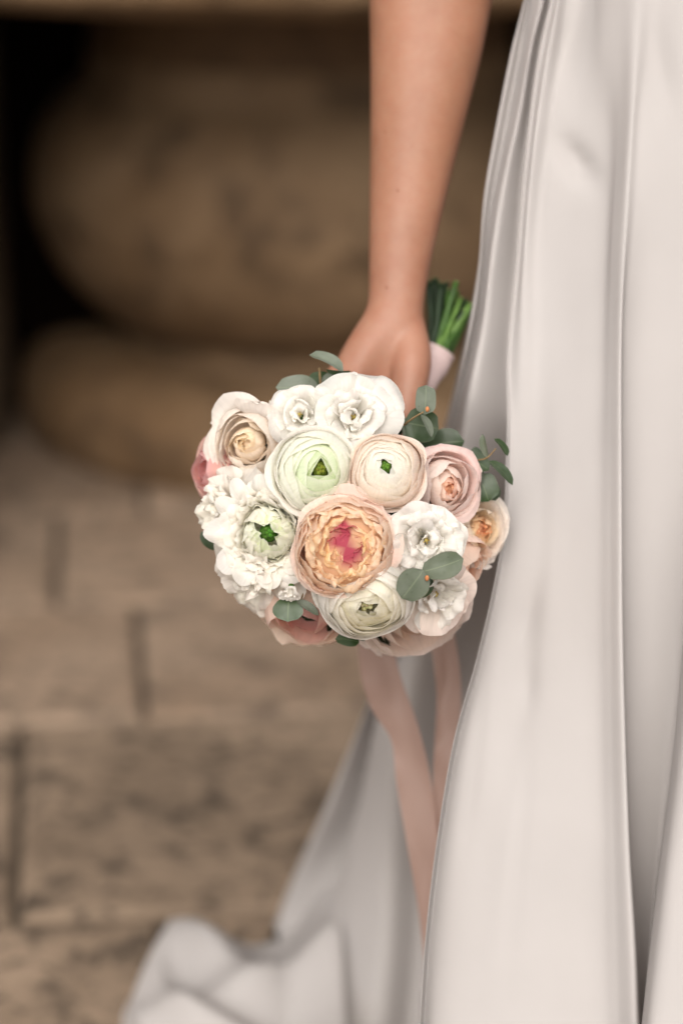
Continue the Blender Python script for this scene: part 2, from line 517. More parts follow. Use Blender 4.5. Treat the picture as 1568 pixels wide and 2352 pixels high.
def K(*a): return list(a)
COLS = [
    # hidden turn to the back
    K((-300, 1330, 2.45), (0, 1290, 2.45), (900, 1180, 2.5), (1500, 1010, 2.72), (2100, 760, 2.8), (2352, 720, 2.6)),
    K((-300, 1290, 2.2), (0, 1232, 2.2), (500, 1140, 2.2), (940, 1045, 2.26), (1500, 915, 2.45), (2100, 668, 2.76), (2352, 630, 2.53)),
    # left silhouette
    K((-300, 1262, 2.025), (0, 1203, 2.025), (118, 1173, 2.025), (319, 1133, 2.025), (453, 1111, 2.025), (611, 1098, 2.025), (840, 1058, 2.038), (1100, 990, 2.13), (1300, 945, 2.22), (1500, 888, 2.33), (1600, 850, 2.4), (1850, 752, 2.55), (2120, 640, 2.725), (2352, 605, 2.52)),
    # first crease
    K((-300, 1270, 2.022), (0, 1214, 2.022), (185, 1181, 2.022), (336, 1152, 2.022), (500, 1122, 2.022), (700, 1102, 2.025), (940, 1050, 2.05), (1300, 985, 2.2), (1500, 920, 2.36), (1640, 872, 2.46), (1830, 836, 2.56), (2000, 789, 2.64), (2200, 739, 2.66), (2352, 705, 2.535)),
    K((-300, 1274, 2.01), (0, 1224, 2.01), (185, 1192, 2.01), (336, 1162, 2.01), (500, 1130, 2.01), (700, 1108, 2.013), (940, 1058, 2.031), (1300, 992, 2.14), (1500, 923, 2.29), (1640, 870, 2.38), (1830, 832, 2.48), (2000, 784, 2.555), (2200, 734, 2.575), (2352, 700, 2.525)),
    # bright ridge
    K((-300, 1290, 1.994), (0, 1245, 1.994), (101, 1220, 1.994), (269, 1191, 1.994), (370, 1168, 1.994), (470, 1150, 1.994), (605, 1130, 1.994), (740, 1114, 1.994), (940, 1076, 1.99), (1300, 1030, 2.08), (1500, 970, 2.23), (1700, 920, 2.33), (2000, 888, 2.46), (2352, 862, 2.475)),
    # deep crease beside the front panel
    K((-300, 1303, 2.012), (0, 1258, 2.012), (77, 1240, 2.012), (151, 1227, 2.012), (252, 1214, 2.012), (396, 1199, 2.012), (605, 1184, 2.014), (816, 1170, 2.01), (990, 1176, 2.01), (1250, 1180, 2.10), (1500, 1130, 2.27), (1750, 1058, 2.37), (2000, 1014, 2.45), (2352, 980, 2.46)),
    # rolled edge of the front panel
    K((-300, 1306, 1.988), (0, 1263, 1.988), (77, 1245, 1.988), (151, 1231, 1.988), (252, 1217, 1.988), (396, 1201, 1.986), (605, 1183, 1.982), (816, 1163, 1.965), (990, 1163, 1.938), (1250, 1150, 1.905), (1500, 1098, 1.903), (1700, 1042, 1.898), (1950, 1000, 1.89), (2150, 977, 1.884), (2352, 963, 1.878)),
    K((-300, 1325, 1.977), (0, 1280, 1.977), (302, 1230, 1.976), (605, 1203, 1.972), (990, 1194, 1.935), (1250, 1186, 1.899), (1500, 1138, 1.896), (1750, 1070, 1.89), (2000, 1032, 1.882), (2352, 1000, 1.871)),
    K((-300, 1345, 1.978), (0, 1302, 1.978), (302, 1257, 1.976), (470, 1238, 1.974), (605, 1231, 1.968), (900, 1236, 1.936), (1250, 1236, 1.896), (1600, 1190, 1.89), (2000, 1112, 1.875), (2352, 1085, 1.865)),
    K((-300, 1370, 1.955), (0, 1332, 1.955), (235, 1286, 1.952), (437, 1267, 1.949), (605, 1269, 1.942), (900, 1277, 1.915), (1250, 1274, 1.89), (1600, 1240, 1.875), (2000, 1195, 1.862), (2352, 1178, 1.855)),
    K((-300, 1385, 1.938), (0, 1360, 1.938), (300, 1335, 1.936), (605, 1330, 1.918), (900, 1328, 1.893), (1250, 1325, 1.872), (1800, 1305, 1.855), (2352, 1288, 1.843)),
    # soft valley
    K((-300, 1385, 1.925), (0, 1385, 1.925), (134, 1383, 1.927), (302, 1393, 1.93), (504, 1390, 1.923), (742, 1380, 1.906), (1163, 1372, 1.875), (1700, 1370, 1.860), (2352, 1374, 1.852)),
    K((-300, 1430, 1.906), (0, 1424, 1.906), (302, 1420, 1.902), (605, 1404, 1.889), (1163, 1398, 1.859), (1700, 1400, 1.846), (2352, 1416, 1.839)),
    # main vertical ridge
    K((-300, 1480, 1.898), (0, 1463, 1.898), (235, 1450, 1.893), (470, 1436, 1.884), (742, 1425, 1.873), (1163, 1427, 1.85), (1500, 1430, 1.839), (1920, 1443, 1.831), (2173, 1457, 1.825), (2352, 1464, 1.822)),
    # step behind it
    K((-300, 1530, 1.898), (0, 1505, 1.898), (235, 1476, 1.896), (470, 1460, 1.889), (742, 1438, 1.886), (1163, 1431, 1.885), (1500, 1434, 1.88), (1920, 1447, 1.88), (2173, 1461, 1.885), (2352, 1469, 1.89)),
    K((-300, 1600, 1.89), (0, 1565, 1.89), (470, 1515, 1.89), (742, 1500, 1.892), (1163, 1502, 1.89), (1500, 1502, 1.892), (1920, 1494, 1.9), (2173, 1482, 1.912), (2352, 1474, 1.92)),
    K((-300, 1700, 1.885), (0, 1665, 1.885), (742, 1630, 1.885), (1250, 1588, 1.888), (1500, 1568, 1.888), (1750, 1546, 1.89), (2000, 1516, 1.895), (2200, 1493, 1.905), (2352, 1477, 1.915)),
    # right panel edge
    K((-300, 1730, 1.86), (0, 1700, 1.86), (742, 1655, 1.86), (1250, 1592, 1.845), (1500, 1569, 1.835), (1750, 1546, 1.825), (2000, 1516, 1.815), (2200, 1493, 1.81), (2352, 1477, 1.805)),
    K((-300, 1780, 1.85), (0, 1760, 1.85), (742, 1720, 1.84), (1250, 1660, 1.815), (1750, 1610, 1.79), (2352, 1545, 1.77)),
    K((-300, 1880, 1.88), (0, 1900, 1.88), (742, 1900, 1.86), (1250, 1900, 1.82), (2352, 1900, 1.78)),
    K((-300, 2000, 2.05), (0, 2060, 2.05), (1250, 2200, 2.05), (2352, 2320, 2.0)),
    K((-300, 1900, 2.35), (0, 1950, 2.38), (1250, 2100, 2.5), (2352, 2180, 2.5)),
]
def dents(px, py):
    """soft dents pressed into the front panel, as extra depth in metres"""
    d = 0.0
    for (cx, cy, sx, sy, ang, am) in ((1325, 372, 26, 62, -0.75, 0.012), (1210, 1420, 22, 60, 0.25, 0.004), (1215, 1575, 22, 45, 0.0, 0.003),
                                      (1300, 120, 40, 90, 0.3, 0.006), (1520, 180, 34, 120, -0.2, 0.006), (1185, 2020, 20, 260, 0.1, 0.002), (1090, 1750, 14, 200, 0.12, 0.002)):
        u = (px - cx) * math.cos(ang) + (py - cy) * math.sin(ang)
        v = -(px - cx) * math.sin(ang) + (py - cy) * math.cos(ang)
        d += am * math.exp(-(u / sx) ** 2 - (v / sy) ** 2)
    return d

NR, SUBC = 110, 8
HEM = 14
grid = []
for r in range(NR + 1):
    y = -640 + (2352 + 640) * r / NR
    base = [keyed(c, y) for c in COLS]
    nearer = 0.032 * (1 - sstep(700, 1300, y))
    for q in range(0, 10):
        base[q] = (base[q][0], base[q][1] - nearer * (1.0 if q < 9 else 0.55))
    for _ in range(2):
        sm_ = list(base)
        for q in range(9, 14):
            sm_[q] = (base[q][0], 0.5 * base[q][1] + 0.25 * (base[q - 1][1] + base[q + 1][1]))
        base = sm_
    base.insert(8, (base[7][0] + 10, base[7][1] - 0.0015))
    row = []
    nc = (len(base) - 1) * SUBC
    for k in range(nc + 1):
        x, d = cr(base, k / nc)
        row.append(P(x, y, d + dents(x, y) + 0.0016 * nz(x * 0.012, y * 0.004, 3.3)))
    grid.append(row)
# from the lowest row on, let the cloth run on down to the pavement
last, prev = grid[-1], grid[-9]
hem_dirs = []
for k in range(len(last)):
    v = (last[k] - prev[k]).normalized()
    if v.z > -0.35: v = (v + Vector((0, 0, -0.6))).normalized()
    hem_dirs.append(v)
for j in range(1, HEM + 1):
    row = []
    for k in range(len(last)):
        L_ = max(0.0, (last[k].z - 0.012)) / -hem_dirs[k].z
        row.append(last[k] + hem_dirs[k] * (L_ * j / HEM))
    grid.append(row)
for row in grid:
    for k in range(len(row)):
        if row[k].z < 0.006: row[k].z = 0.006
vs = [p - bride.location for row in grid for p in row]
W = len(grid[0])
fs = [(r * W + k, r * W + k + 1, (r + 1) * W + k + 1, (r + 1) * W + k) for r in range(len(grid) - 1) for k in range(W - 1)]
dress = mesh_obj('dress', vs, fs, M_DRESS, bride, label='long ivory satin skirt with deep soft folds')

# the train spread over the paving: folds rise from the stones and its border turns down onto them
def train():
    vs, fs = [], []
    nu, nv = 110, 70
    # outline corners on the floor, given by where they lie in view
    far_l, far_r = floor_at(345, 2196), floor_at(770, 2150)
    near_l, near_r = floor_at(275, 2480), floor_at(800, 2560)
    for j in range(nv + 1):
        v = j / nv
        for i in range(nu + 1):
            u = i / nu
            l = far_l.lerp(near_l, v); r = far_r.lerp(near_r, v)
            p = l.lerp(r, u)
            # border wobble
            p.x += 0.012 * math.sin(v * 7 + 1.0) * (1 - u) 
            p.y += 0.012 * math.sin(u * 8 + 0.5) * (1 - v)
            e = min(sstep(0, 0.06, u), sstep(0, 0.08, v))
            h = 0.018
            # long soft folds
            for (cu, cv, au, wid, amp) in ((0.34, 0.30, 0.75, 0.16, 0.052), (0.14, 0.46, 1.2, 0.10, 0.026), (0.66, 0.58, -0.35, 0.13, 0.040), (0.46, 0.86, 0.35, 0.12, 0.034)):
                a = (u - cu) * math.sin(au) - (v - cv) * math.cos(au)
                b = (u - cu) * math.cos(au) + (v - cv) * math.sin(au)
                h += amp * math.exp(-abs(a / wid) ** 1.8 - (b / 0.42) ** 2)
            h += 0.010 * nz(u * 3.2, v * 3.2, 7.7)
            h += 0.06 * sstep(0.72, 1.0, u) * (0.8 + 0.2 * math.sin(v * 5))
            p.z = max(0.004, 0.004 + h * e)
            vs.append(p - bride.location)
    for j in range(nv):
        for i in range(nu):
            a = j * (nu + 1) + i
            fs.append((a, a + nu + 1, a + nu + 2, a + 1))
    return vs, fs
vs, fs = train()
mesh_obj('train', vs, fs, M_DRESS, dress, label='train of the gown gathered on the paving')

# ------------------------------------------------------------------ the bride: arm and hand
def arm_mesh():
    vs, fs = [], []
    # y, left edge, right edge, depth of the middle, half thickness in depth (m)
    R = [(-1250, 1010, 1330, 2.06, 0.050), (-800, 930, 1270, 2.055, 0.048), (-420, 862, 1195, 2.04, 0.046), (-200, 848, 1168, 2.03, 0.045), (0, 848, 1130, 2.02, 0.042), (150, 850, 1100, 2.012, 0.040), (300, 850, 1062, 2.005, 0.036),
         (480, 848, 1018, 1.995, 0.030), (600, 847, 990, 1.988, 0.0245), (680, 846, 976, 1.983, 0.0215), (715, 838, 972, 1.98, 0.021), (760, 810, 971, 1.978, 0.021),
         (820, 776, 969, 1.977, 0.020), (880, 757, 955, 1.977, 0.018), (930, 756, 905, 1.98, 0.016), (985, 770, 868, 1.985, 0.013)]
    seg = 40
    rings = []
    n = 120
    for i in range(n + 1):
        y, l, r, d, t = cr(R, i / n)
        c = P((l + r) / 2, y, d)
        hw = (r - l) / 2 / FPX * d
        ring = []
        for k in range(seg):
            a = 2 * math.pi * k / seg
            ca, sa = math.cos(a), math.sin(a)
            ex = 0.9
            x = hw * math.copysign(abs(ca) ** ex, ca)
            z = t * math.copysign(abs(sa) ** ex, sa)
            # the back of the hand: thumb side lifts, a hollow lies between thumb and knuckles
            if y > 760 and sa < 0:
                g_ = sstep(760, 900, y)
                z += g_ * 0.0085 * math.exp(-((ca - 0.05) / 0.30) ** 2) - g_ * 0.0028 * sum(math.exp(-((ca - q) / 0.09) ** 2) for q in (-0.78, -0.52, -0.26))
            ring.append(c + CR * x + CF * z)
        rings.append(ring)
    for ring in rings: vs += ring
    for i in range(n):
        for k in range(seg):
            k2 = (k + 1) % seg
            fs.append((i * seg + k, i * seg + k2, (i + 1) * seg + k2, (i + 1) * seg + k))
    fs.append(tuple(range(seg - 1, -1, -1)))
    fs.append(tuple(n * seg + k for k in range(seg)))
    def chain(pts, rad):
        path, rr = [], []
        m = 22
        for i in range(m + 1):
            q = cr([tuple(p) for p in pts], i / m)
            path.append(Vector(q)); rr.append(cr([(x,) for x in rad], i / m)[0])
        v2, f2 = tube(path, rr, 16)
        b = len(vs)
        vs.extend(v2); fs.extend([tuple(b + i for i in f) for f in f2])
        c, r = path[-1], rr[-1]
        v3, f3 = blob(c, r, 14, 8); b = len(vs)
        vs.extend(v3); fs.extend([tuple(b + i for i in f) for f in f3])
    # thumb, running down along the handle towards the flowers
    chain([P(935, 735, 1.98), P(945, 820, 1.966), P(938, 890, 1.958), P(928, 950, 1.952), P(915, 1010, 1.956)], [0.014, 0.0165, 0.0150, 0.0125, 0.0100])
    # four fingers that leave the knuckles and close behind the handle
    for kx, ky, ln in ((868, 960, 1.0), (828, 968, 1.06), (795, 950, 1.0), (768, 915, 0.84)):
        k = P(kx, ky, 1.982)
        chain([P(kx + 16, ky - 70, 1.978), k, k + CF * 0.030 * ln + CR * 0.004 - CU * 0.012, k + CF * 0.058 * ln + CR * 0.020 - CU * 0.006, k + CF * 0.060 * ln + CR * 0.038 + CU * 0.006],
              [0.011, 0.0105, 0.0092, 0.0084, 0.0072])
    return vs, fs

vs, fs = arm_mesh()
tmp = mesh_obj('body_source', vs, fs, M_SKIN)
rm = tmp.modifiers.new('r', 'REMESH'); rm.mode = 'VOXEL'; rm.voxel_size = 0.0022
sm = tmp.modifiers.new('s', 'SMOOTH'); sm.factor = 0.6; sm.iterations = 9
dg = bpy.context.evaluated_depsgraph_get()
me = bpy.data.meshes.new_from_object(tmp.evaluated_get(dg))
bpy.data.objects.remove(tmp)
me.name = 'body'
me.polygons.foreach_set('use_smooth', [True] * len(me.polygons))
me.transform(Matrix.Translation(-bride.location))
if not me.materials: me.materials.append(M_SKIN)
body = bpy.data.objects.new('body', me)
COL.objects.link(body)
body.parent = bride
from mathutils.bvhtree import BVHTree
bvh = BVHTree.FromPolygons([v.co + bride.location for v in me.vertices], [tuple(p.vertices) for p in me.polygons])
for (px, py, r) in ((869, 100, 0.0011), (884, 302, 0.0013), (900, 358, 0.0008), (913, 437, 0.0013), (888, 660, 0.0012), (946, 335, 0.0007)):
    d_ = (P(px, py, 1.0) - O_).normalized()
    hit = bvh.ray_cast(O_, d_)
    if hit[0] is None: continue
    q = Matrix.Translation(hit[0]) @ hit[1].to_track_quat('Z', 'Y').to_matrix().to_4x4() @ Matrix.Diagonal((1, 1, 0.3, 1))
    v3, f3 = blob((0, 0, 0), r, 10, 6)
    mesh_obj('mole', [(q @ v) - bride.location for v in v3], f3, M_MOLE, body)

# ------------------------------------------------------------------ bouquet
DOME_C, DOME_D, DOME_R = (800, 1195), 1.905, 0.118
bloc = P(DOME_C[0], DOME_C[1], DOME_D)
bouquet = empty('bouquet', bloc, 'round bridal bouquet of white, cream and peach flowers held by its green stems', 'bouquet')

WHITE = (0.90, 0.875, 0.835); CREAM = (0.92, 0.87, 0.78); IVORY = (0.92, 0.88, 0.815)
PEACH = (0.91, 0.745, 0.64); BLUSH = (0.92, 0.80, 0.74); PINK = (0.80, 0.47, 0.42); ROSE = (0.72, 0.33, 0.30)
APRICOT = (0.92, 0.71, 0.42); AMBER = (0.90, 0.58, 0.22); FUCHSIA = (0.60, 0.10, 0.15)
GREEN = (0.20, 0.40, 0.06); LIME = (0.66, 0.78, 0.42); PALEGREEN = (0.80, 0.84, 0.66)

def petal(prof, phi, wid, k=0.35, p=2.6, base=0.42, lean=0.0, curl=0.0, side=0.0, ruf=0.0, fr=3.0, wob=0.0, seed=0.0,
          c0=WHITE, c1=WHITE, cexp=1.0, edge=None, edgew=0.12, nu=12, nv=10, point=0.0, cfun=None):
    vs, cs, uvs = [], [], []
    for j in range(nv + 1):
        v = j / nv
        for i in range(nu + 1):
            u = 2 * i / nu - 1
            au = abs(u)
            ve = v * (1 - k * au ** p + point * (1 - au) ** 2)
            r, z = cr(prof, min(ve, 1.0))
            if ve > 1.0:
                ra, za = cr(prof, 0.95); r += (r - ra) * (ve - 1) * 20; z += (z - za) * (ve - 1) * 20
            r2, z2 = cr(prof, clamp(ve + 0.02)); r1, z1 = cr(prof, clamp(ve - 0.02))
            tr, tz = r2 - r1, z2 - z1
            l = math.hypot(tr, tz) or 1e-9
            nr, nzv = tz / l, -tr / l                       # outward normal of the profile
            ang = phi + wid * u * (base + (1 - base) * sstep(0.0, 0.62, ve))
            ee = max(0.0, (v - 0.68) / 0.32); se = max(0.0, (au - 0.68) / 0.32) * sstep(0.2, 0.6, v)
            off = lean * u * sstep(0.0, 0.5, v) + curl * ee * ee + side * se * se
            if ruf:
                w = max(ee, 0.6 * se)
                f = math.sin(fr * math.pi * u + seed * 7.1) * 0.6 + 1.3 * nz(u * fr * 0.9 + seed, v * 2.2, seed * 1.7) + 0.5 * nz(u * fr * 2.3, v * 3 + seed, seed) + 0.45 * ee * nz(u * fr * 5.0, seed, 3.3)
                off += ruf * w * f
                dz = ruf * 0.6 * w * nz(u * fr * 1.1 + 9 + seed, v * 2, seed)
            else: dz = 0.0
            if wob:
                off += wob * v * nz(u * 1.3 + seed * 3.1, v * 1.4, seed * 2.3)
                ang += 0.10 * v * nz(seed * 5.2, u * 0.8, v * 1.1) * (1 if wob > 0 else 0)
            r += nr * off; z += nzv * off + dz - abs(curl) * 0.45 * ee * ee * (1 if curl > 0 else 0)
            if r < 0.0: r = 0.0
            vs.append(Vector((r * math.cos(ang), r * math.sin(ang), z)))
            t = ve ** cexp
            c = mixc(c0, c1, t)
            if edge is not None:
                c = mixc(c, edge, sstep(1 - edgew * 2, 1.0, max(v, au * 0.98)))
            if cfun: c = cfun(vs[-1], v, c)
            cs.append(c)
            uvs.append((i / nu, v))
    W = nu + 1
    fs = [(j * W + i, j * W + i + 1, (j + 1) * W + i + 1, (j + 1) * W + i) for j in range(nv) for i in range(nu)]
    return vs, fs, cs, uvs

def vary(c, rnd, a=0.03):
    s = 1 + rnd.uniform(-a, a)
    return tuple(clamp(x * s * (1 + rnd.uniform(-a, a) * 0.5), 0, 0.92) for x in c)

def tilt(q, ang, amt, z0=-0.45):
    """lean one petal outwards about its own foot"""
    ca, sa = math.cos(ang), math.sin(ang)
    cb, sb = math.cos(amt), math.sin(amt)
    for v in q[0]:
        r = v.x * ca + v.y * sa; t = -v.x * sa + v.y * ca; z = v.z - z0
        r, z = r * cb + z * sb, -r * sb + z * cb
        v.x, v.y, v.z = r * ca - t * sa, r * sa + t * ca, z + z0
    return q

class Join:
    def __init__(s): s.v, s.f, s.c, s.u = [], [], [], []
    def add(s, q):
        b = len(s.v)
        s.v += q[0]; s.f += [tuple(b + i for i in f) for f in q[1]]; s.c += q[2]; s.u += q[3]
    def solid(s, vf, col):
        s.add((vf[0], vf[1], [col] * len(vf[0]), [(0.5, 0.5)] * len(vf[0])))

def build_flower(name, label, px, py, rpx, n, petals, heart, roll=0.0, dd=0.0, nsep=14, warp=0.11, scale=1.05):
    """petals: list of petal tuples, outermost first, in units of the flower's radius"""
    off = Vector(((px - DOME_C[0]), (py - DOME_C[1]))) * (DOME_D / FPX)
    rho = min(off.length, DOME_R * 0.95)
    d = DOME_D - math.sqrt(DOME_R ** 2 - rho ** 2) + dd
    R = rpx * scale / FPX * d
    zax = V(*n)
    xax = (CR - zax * CR.dot(zax)).normalized()
    yax = zax.cross(xax)
    M = Matrix((xax, yax, zax)).transposed().to_4x4() @ Matrix.Rotation(roll, 4, 'Z')
    J = Join()
    for q in heart: J.add(q)
    for q in petals[nsep:]: J.add(q)
    sd_ = px * 0.013 + py * 0.0071
    done = set()
    for q in list(petals) + list(heart):
        for v in q[0]:
            if id(v) in done: continue
            done.add(id(v))
            a = Vector((v.x * 1.1 + sd_, v.y * 1.1, v.z * 0.9 + sd_))
            w = Vector((nz(a.x, a.y, a.z), nz(a.x + 31.7, a.y, a.z), nz(a.x, a.y + 17.3, a.z))) * (warp * min(1.0, 0.35 + v.length))
            v += w
    S = Matrix.Scale(R, 4)
    o = mesh_obj(name, [S @ v for v in J.v], J.f, M_PETAL, bouquet, cols=J.c, uvs=J.u, label=label)
    o.matrix_local = Matrix.Translation(P(px, py, d) - bloc) @ M
    for q in petals[:nsep]:
        mesh_obj('petal', [S @ v for v in q[0]], q[1], M_PETAL, o, cols=q[2], uvs=q[3])
    return o

def calyx(j, r=0.30, z=-0.78):
    j.solid(blob((0, 0, z), r, 12, 6, 0.7), (0.10, 0.20, 0.05))

def shell(s, rt, zc, lo=2.9, flat=1.0, up=0.22):
    """profile of a cupped petal: a strip of a ball of radius s about height zc, cut off where the ball has narrowed to radius rt; rt > s flares out"""
    if rt < s * 0.985:
        th = math.asin(rt / s)
        return [(s * math.sin(lerp(lo, th, q / 5)), zc + flat * s * math.cos(lerp(lo, th, q / 5))) for q in range(6)]
    fl = rt - s * 0.985
    return [(s * math.sin(lerp(lo, 1.75, q / 3)), zc + flat * s * math.cos(lerp(lo, 1.75, q / 3))) for q in range(4)] + [(s * 0.985 + fl * 0.35, zc + flat * s * up * 0.55), (s * 0.985 + fl, zc + flat * s * up - fl * 0.25)]

def ranunculus(seed, layers, cols, core=GREEN, core_r=0.12, core_z=0.10, zc=-0.40, frill=0.0, shift=(0, 0), curl=0.014, kk=0.14, tip=(0.9, 0.88, 0.84), flat=0.85):
    """layers: (ball radius, rim radius, petals), inner to outer; cols: pigment from the heart outwards"""
    rnd = random.Random(seed)
    petals, J = [], Join()
    n = len(layers)
    for i in range(n - 1, -1, -1):
        t = i / (n - 1)
        sr, rt, cnt = layers[i]
        c1 = cr([tuple(c) for c in cols], t)
        sx, sy = shift[0] * (1 - t), shift[1] * (1 - t)
        for k in range(cnt):
            ph = 2 * math.pi * (k + rnd.uniform(-.18, .18)) / cnt + i * 1.9 + seed
            r_ = rt * rnd.uniform(0.92, 1.07); s_ = sr * rnd.uniform(0.995, 1.012)
            flare = r_ > s_ * 0.985
            prof = shell(s_, r_, zc, flat=flat, up=(0.85 - 0.55 * t) if frill else 0.30)
            cc = vary(c1, rnd, 0.02)
            q = petal(prof, ph, math.pi / cnt * rnd.uniform(1.25, 1.6), k=(0.34 if flare and not frill else kk), p=(2.2 if flare else 3.0), base=0.55, lean=0.020, curl=curl * rnd.uniform(.4, 1.6), ruf=(frill * rnd.uniform(.6, 1.3) if frill else 0.022), fr=2.4 if frill else 1.6,
                      wob=0.045, seed=seed * 3.7 + i * 1.9 + k * 0.77, c0=mixc(cc, PALEGREEN, 0.3), c1=cc, edge=mixc(cc, tip, 0.45), edgew=0.04, nu=14, nv=12)
            if flare and not frill: tilt(q, ph, rnd.uniform(-0.10, 0.16))
            tilt(q, ph, rnd.gauss(0.0, 0.035) + (0.10 if rnd.random() < 0.08 else 0))
            for v in q[0]: v.x += sx; v.y += sy
            petals.append(q)
    for k in range(9):
        a = k * 2.4
        rr = core_r * 0.75 * math.sqrt(k / 9)
        J.solid(blob((shift[0] + rr * math.cos(a), shift[1] + rr * math.sin(a), core_z - 0.10 + rnd.uniform(-.02, .02)), core_r * 0.38, 8, 5, 1.6), vary(core, rnd, 0.25))
    J.solid(blob((shift[0], shift[1], core_z - 0.32), core_r * 1.5, 10, 6), mixc(core, (0.02, 0.05, 0.0), 0.4))
    calyx(J, 0.30, zc - 0.5)
    return petals, [(J.v, J.f, J.c, J.u)]

def rose(seed, layers, cols, zc=-0.45, pointed=0.25, refl=0.08, edge=None, shift=(0, 0), kk=0.26, wob=0.14, ruf=0.04, tall=None):
    """broad spiralled petals: layers (ball radius, rim radius, petals) inner to outer"""
    rnd = random.Random(seed)
    petals, J = [], Join()
    n = len(layers)
    ph = rnd.uniform(0, 6)
    for i in range(n - 1, -1, -1):
        t = i / (n - 1)
        sr, rt, cnt = layers[i]
        c1 = cr([tuple(c) for c in cols], t)
        ph += 1.1
        sx, sy = shift[0] * (1 - t), shift[1] * (1 - t)
        for k in range(cnt):
            a = ph + 2 * math.pi * (k + rnd.uniform(-.12, .12)) / cnt
            r_ = rt * rnd.uniform(0.90, 1.08); s_ = sr * rnd.uniform(0.98, 1.03)
            prof = shell(s_, r_, zc)
            cc = vary(c1, rnd, 0.025)
            w = min(1.55, math.pi / cnt * rnd.uniform(1.3, 1.6))
            q = petal(prof, a, w, k=kk, p=2.3, base=0.5, lean=0.05, curl=refl * sstep(0.3, 1.0, t) * rnd.uniform(0.5, 1.5), side=0.05 * sstep(.4, 1, t), ruf=ruf, fr=1.4, wob=wob,
                      seed=seed * 2.3 + i * 1.31 + k * 2.7, c0=mixc(c1, CREAM, 0.25), c1=cc, edge=edge, edgew=0.06, point=pointed * rnd.uniform(0.0, 0.35) * t, nu=16, nv=14)
            tilt(q, a, rnd.gauss(0.02, 0.07))
            for v in q[0]: v.x += sx; v.y += sy
            petals.append(q)
    if tall:
        a, r_, z_, w = tall
        cc = cols[-1]
        petals.insert(0, petal([(0.1, -0.8), (0.6, -0.5), (r_ * 0.8, -0.1), (r_, z_ * 0.5), (r_ * 1.02, z_)], a, w, k=0.35, p=2.0, base=0.5, curl=0.10, side=0.10, wob=0.10, ruf=0.03, seed=seed, c0=cc, c1=cc, point=0.15, nu=16, nv=14))
    J.solid(blob((shift[0], shift[1], -0.55), 0.16, 10, 6), cols[0])
    calyx(J, 0.26, zc - 0.5)
    return petals, [(J.v, J.f, J.c, J.u)]

